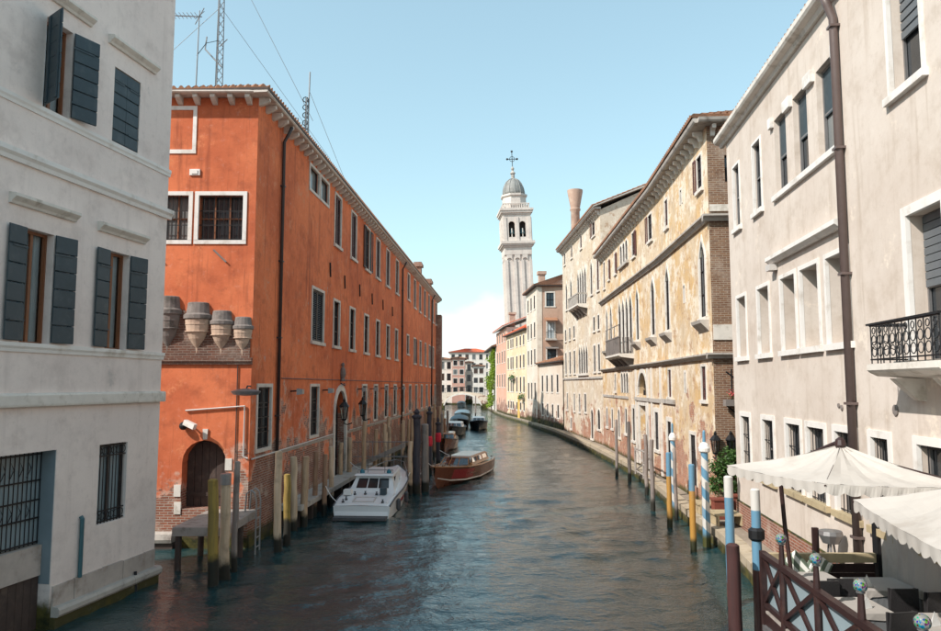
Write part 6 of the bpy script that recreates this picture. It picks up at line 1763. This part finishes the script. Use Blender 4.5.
for (x0, x1, y0, y1) in ((0.3, 0.36, -0.42, 0.42), (0.80, 0.86, -0.42, 0.42), (0.36, 0.80, -0.42, -0.36), (0.36, 0.80, 0.36, 0.42)):
    hq.hexa([(x0, y0, fz(x0) - .01), (x1, y0, fz(x1) - .01), (x1, y1, fz(x1) - .01), (x0, y1, fz(x0) - .01), (x0, y0, fz(x0) + .03), (x1, y0, fz(x1) + .03), (x1, y1, fz(x1) + .03), (x0, y1, fz(x0) + .03)])
hq.build('hatch_frame', 'lightpipe', t)
MB().hexa([(0.37, -0.35, fz(.37) + .004), (0.79, -0.35, fz(.79) + .004), (0.79, 0.35, fz(.79) + .004), (0.37, 0.35, fz(.37) + .004), (0.37, -0.35, fz(.37) + .016), (0.79, -0.35, fz(.79) + .016), (0.79, 0.35, fz(.79) + .016), (0.37, 0.35, fz(.37) + .016)]).build('hatch', 'bwhite', t)
for (x, y) in ((1.15, -0.35), (1.2, 0.1), (1.15, 0.5), (0.25, 0.75), (0.25, -0.75), (0.55, 0.7)):
    MB().lathe([(0.05, 0), (0.06, 0.05), (0.025, 0.07), (0.02, 0.10), (0.05, 0.13)], 8, (x, y, fz(x))).build('cleat', 'bgrey', t)
o = MB().box(1.1, 1.35, -0.72, -0.48, fz(1.2), fz(1.2) + 0.26).build('seat', 'bnavy', t)
o = MB().box(1.0, 1.35, 0.62, 0.92, fz(1.2), fz(1.2) + 0.20).build('locker', 'linen', t)
cb = frustum(MB(), 1.9, 5.9, 0.92, 0.62, 0.70, 2.55, 5.0, 0.72, 0.60, 1.32).build('cabin', 'bwhite', t)
frustum(MB(), 2.35, 5.15, 0.80, 0.64, 1.32, 2.42, 5.05, 0.76, 0.60, 1.39).build('roof', 'bwhite', cb)
# panes of the cabin: rear (three), sides, front
sl = (2.55 - 1.9) / 0.62
for (y0, y1) in ((-0.66, -0.24), (-0.20, 0.20), (0.24, 0.66)):
    za, zb = 0.88, 1.22
    X = lambda z: 1.9 + (z - 0.70) * sl - 0.012
    MB().face([(X(za), y0, za), (X(za), y1, za), (X(zb), y1 * 0.92, zb), (X(zb), y0 * 0.92, zb)]).build('window', 'glass', cb)
for sg in (-1, 1):
    def sp(x, z):
        f = (z - 0.70) / 0.62; x0 = 1.9 + 0.65 * f; x1 = 5.9 - 0.9 * f
        w0 = 0.92 - 0.20 * f; w1 = 0.62 - 0.02 * f; tt = (x - x0) / (x1 - x0)
        return (x, sg * (w0 + (w1 - w0) * tt + 0.008), z)
    for (a, c) in ((2.75, 3.55), (3.65, 4.75)):
        MB().face([sp(a, 0.90), sp(c, 0.90), sp(c - 0.12, 1.22), sp(a + 0.1, 1.22)]).build('window', 'glass', cb)
for y in (-0.55, 0.55):
    MB().lathe([(0.10, 1.38), (0.10, 1.46), (0.07, 1.54), (0.01, 1.56)], 12, (2.75, y, 0)).build('beacon', 'bluelamp', cb)
MB().path([(2.7, -0.72, 1.38), (2.7, -0.72, 1.52), (2.7, 0.72, 1.52), (2.7, 0.72, 1.38)], 0.02, 6).build('roof_bar', 'zinc', cb)
for y in (0.35, -0.35): MB().tube((2.9, y, 1.38), (2.9, y, 2.5), 0.012, None, 5).build('aerial', 'bgrey', cb)
for sg in (-1, 1): MB().path([(5.5, sg * 0.85, 0.92), (5.6, sg * 0.83, 1.25), (7.4, sg * 0.45, 1.38), (7.9, 0, 1.42)], 0.018, 5).build('bow_rail', 'zinc', t)
for y_, sg in ((1.2, -1), (3.2, -1)): MB().lathe([(0.03, 0.62), (0.09, 0.55), (0.09, 0.22), (0.03, 0.15)], 8, (y_, sg * 1.2, 0)).build('fender', 'bgrey', t)

# --- varnished water taxi, bow towards us
def taxi(name, label, stern, bow, hm, dm, cabm, L=9.4, beam=1.08, stripe=None, cabin=True, cover=None, cat='boat', zg=0.72, fine=True):
    hd = math.atan2(bow[1] - stern[1], bow[0] - stern[0])
    t = thing(name, label, cat, (stern[0], stern[1], 0), hd)
    s = L / 9.4; b = beam
    st_ = [(0, b * 0.80, zg - 0.02, b * 0.74, 0.02, -0.2), (1.5 * s, b * 0.95, zg - 0.05, b * 0.88, 0.02, -0.3), (4.2 * s, b, zg, b * 0.90, 0.03, -0.35), (6.4 * s, b * 0.90, zg + 0.10, b * 0.66, 0.10, -0.35), (8.0 * s, b * 0.58, zg + 0.22, b * 0.32, 0.22, -0.25), (9.0 * s, b * 0.22, zg + 0.32, b * 0.08, 0.40, 0.05), (9.4 * s, 0.03, zg + 0.36, 0.015, 0.75, 0.6)]
    hull(t, st_, hm, dm, rub='varnishlight' if fine else 'bgrey', stripe=stripe)
    if fine:
        wl = MB()
    if cabin:
        zc = zg + 0.02
        cb = frustum(MB(), 1.3 * s, 5.2 * s, b * 0.78, b * 0.76, zc, 1.5 * s, 5.0 * s, b * 0.70, b * 0.66, zc + 0.13).build('cabin_side', cabm, t)
        g = MB()
        for sg in (-1, 1):
            g.face([(1.55 * s, sg * b * 0.70, zc + 0.13), (4.9 * s, sg * b * 0.66, zc + 0.13), (4.8 * s, sg * b * 0.60, zc + 0.37), (1.7 * s, sg * b * 0.64, zc + 0.37)])
        g.build('side_glazing', 'bclear', cb)
        q = MB()
        for sg in (-1, 1):
            for f in (0.0, 0.34, 0.67, 1.0):
                x0 = 1.55 * s + (4.9 - 1.55) * s * f; x1 = 1.7 * s + (4.8 - 1.7) * s * f
                q.tube((x0, sg * b * (0.70 - 0.04 * f), zc + 0.13), (x1, sg * b * (0.64 - 0.04 * f), zc + 0.38), 0.03, None, 5)
        q.build('cabin_post', cabm, cb)
        frustum(MB(), 1.45 * s, 5.05 * s, b * 0.70, b * 0.66, zc + 0.37, 1.7 * s, 4.8 * s, b * 0.56, b * 0.52, zc + 0.45).build('cabin_roof', 'varnishlight' if fine else cabm, cb)
        # windscreen
        ws_ = MB()
        for (a, c) in ((-1, 0), (0, 1)):
            ws_.face([(5.9 * s + (0.25 if a == 0 else 0) * 0 + 0.22 * (1 - abs(a)), a * b * 0.70, zc + 0.10), (5.9 * s + 0.22 * (1 - abs(c)), c * b * 0.70, zc + 0.10), (5.45 * s + 0.16 * (1 - abs(c)), c * b * 0.60, zc + 0.40), (5.45 * s + 0.16 * (1 - abs(a)), a * b * 0.60, zc + 0.40)])
        w = ws_.build('windscreen', 'bclear', t)
        q = MB()
        for a in (-1, -0.33, 0.33, 1):
            q.tube((5.9 * s + 0.22 * (1 - abs(a)), a * b * 0.70, zc + 0.10), (5.45 * s + 0.16 * (1 - abs(a)), a * b * 0.60, zc + 0.41), 0.022, None, 5)
        q.path([(5.45 * s, -b * 0.60, zc + 0.41), (5.45 * s + 0.16, 0, zc + 0.42), (5.45 * s, b * 0.60, zc + 0.41)], 0.024, 5)
        q.build('screen_frame', cabm, w)
        MB().box(4.75 * s, 5.5 * s, -b * 0.58, b * 0.58, zc + 0.02, zc + 0.10).build('cockpit_floor', 'bnavy', t)
        MB().box(5.0 * s, 5.08 * s, -b * 0.55, b * 0.55, zc + 0.05, zc + 0.37).build('cabin_bulkhead', 'bnavy', t)
    if cover:
        rings = []
        for k in range(13):
            f = k / 12; x = (0.4 + 5.9 * f) * s
            hgt = 0.12 + 0.42 * math.sin(math.pi * min(1, 0.15 + 0.8 * f)) + 0.03 * math.sin(k * 2.2)
            rings.append([(x, b * 0.96 * math.cos(a), zg + hgt * max(0, math.sin(a)) ** 0.8 + 0.01) for a in [math.pi * j / 10 for j in range(11)]])
        MB().ringtube(rings, True).build('boat_cover', cover, t, smooth=True)
    for x_, sg in ((8.0 * s, 1), (8.0 * s, -1), (0.5 * s, 1), (0.5 * s, -1)):
        MB().lathe([(0.05, 0), (0.03, 0.04), (0.06, 0.09)], 8, (x_, sg * b * (0.40 if x_ > 3 else 0.7), zg + (0.27 if x_ > 3 else 0.02))).build('bollard', 'zinc', t)
    return t
t = taxi('water_taxi', 'varnished wooden water taxi with red hull panel, bow towards the viewer', (0.62, 44.9), (-1.80, 35.5), 'varnish', 'varnishlight', 'varnishlight', stripe=('bred', 0.16, 0.80, 5.2, 8.2))
q = MB()
for sg in (-1, 1): q.path([(0.05, sg * 0.80, 0.10), (1.5, sg * 0.97, 0.10), (4.2, sg * 0.995, 0.10), (6.4, sg * 0.74, 0.16), (8.0, sg * 0.37, 0.30), (9.1, sg * 0.06, 0.52)], 0.035, 6)
q.build('waterline_stripe', 'whitepaint', t)
MB().tube((9.2, 0, 1.05), (9.25, 0, 1.5), 0.02, None, 5).build('flag_staff', 'zinc', t)
MB().tube((8.4, 0.1, 1.02), (7.2, -0.05, 0.99), 0.03, None, 5).build('boat_hook', 'iron', t)
MB().path([(5.5, -0.3, 0.75), (5.6, -0.3, 1.1), (5.55, -0.3, 1.3)], 0.03, 5).build('throttle', 'iron', t)
MB().ring((5.45, 0.25, 1.0), 0.16, 0.016, 'x', 12, 4).build('steering_wheel', 'iron', t)

taxi('moored_boat', 'brown wooden work boat with box cabin half hidden behind the water taxi', (-1.9, 63.0), (-1.9, 54.6), 'varnish', 'timber', 'varnishlight', L=8.2, beam=0.95, fine=False)
taxi('moored_boat', 'dark open motor boat moored left, nearest of the group before the bridge', (-1.5, 79.0), (-1.75, 70.0), 'bblack', 'bgrey', 'bwhite', L=9, beam=1.15, fine=False, zg=0.75)
taxi('moored_boat', 'dark motor boat with pale windscreen lying right, out in the canal', (0.95, 89.5), (0.9, 80.3), 'bblack', 'bnavy', 'bwhite', L=9, beam=1.05, fine=False, zg=0.8)
taxi('moored_boat', 'boat under a grey-blue cover behind the dark open motor boat', (-1.2, 90.5), (-1.4, 82.0), 'bblack', 'bgrey', 'bwhite', L=8.4, beam=1.1, cabin=False, cover='boatblue', fine=False, zg=0.9)
taxi('moored_boat', 'farthest boat under a grey-blue cover, left before the bridge', (-1.0, 106.0), (-1.2, 97.0), 'bnavy', 'bgrey', 'bwhite', L=8.8, beam=1.15, cabin=False, cover='boatblue', fine=False, zg=1.0)
taxi('moored_boat', 'small dark boat seen beneath the bridge arch', (-2.0, 168.0), (-2.0, 160.0), 'bblack', 'bgrey', 'bwhite', L=7.5, beam=1.0, cabin=False, cover='bnavy', fine=False, zg=0.8)
pole('mooring_pole', 0.8, 120, 3.2, 0.10, 'polegrey', 'thin lone mooring pole in mid-canal before the bridge', n=8)

def rope(t, a, b, sag):
    a, b = Vector(a), Vector(b)
    M4 = (Matrix.Translation(t.location) @ t.rotation_euler.to_matrix().to_4x4()).inverted()
    pts = [M4 @ (a.lerp(b, k / 10) + Vector((0, 0, -sag * math.sin(math.pi * k / 10)))) for k in range(11)]
    MB().path(pts, 0.016, 5).build('mooring_rope', 'linen', t)
for o in list(COL.objects):
    if o.name == 'motor_boat':
        rope(o, (-5.0, 28.25, 0.62), (-5.59, 28.85, 1.2), 0.1); rope(o, (-3.15, 28.2, 0.62), (-2.77, 34.55, 1.0), 0.25); rope(o, (-4.6, 34.6, 1.05), (-5.84, 36.18, 1.3), 0.15)
    if o.name == 'water_taxi':
        rope(o, (-1.75, 36.3, 1.05), (-2.15, 35.4, 1.5), 0.08); rope(o, (-0.3, 44.2, 0.8), (-1.95, 45.2, 1.1), 0.2)
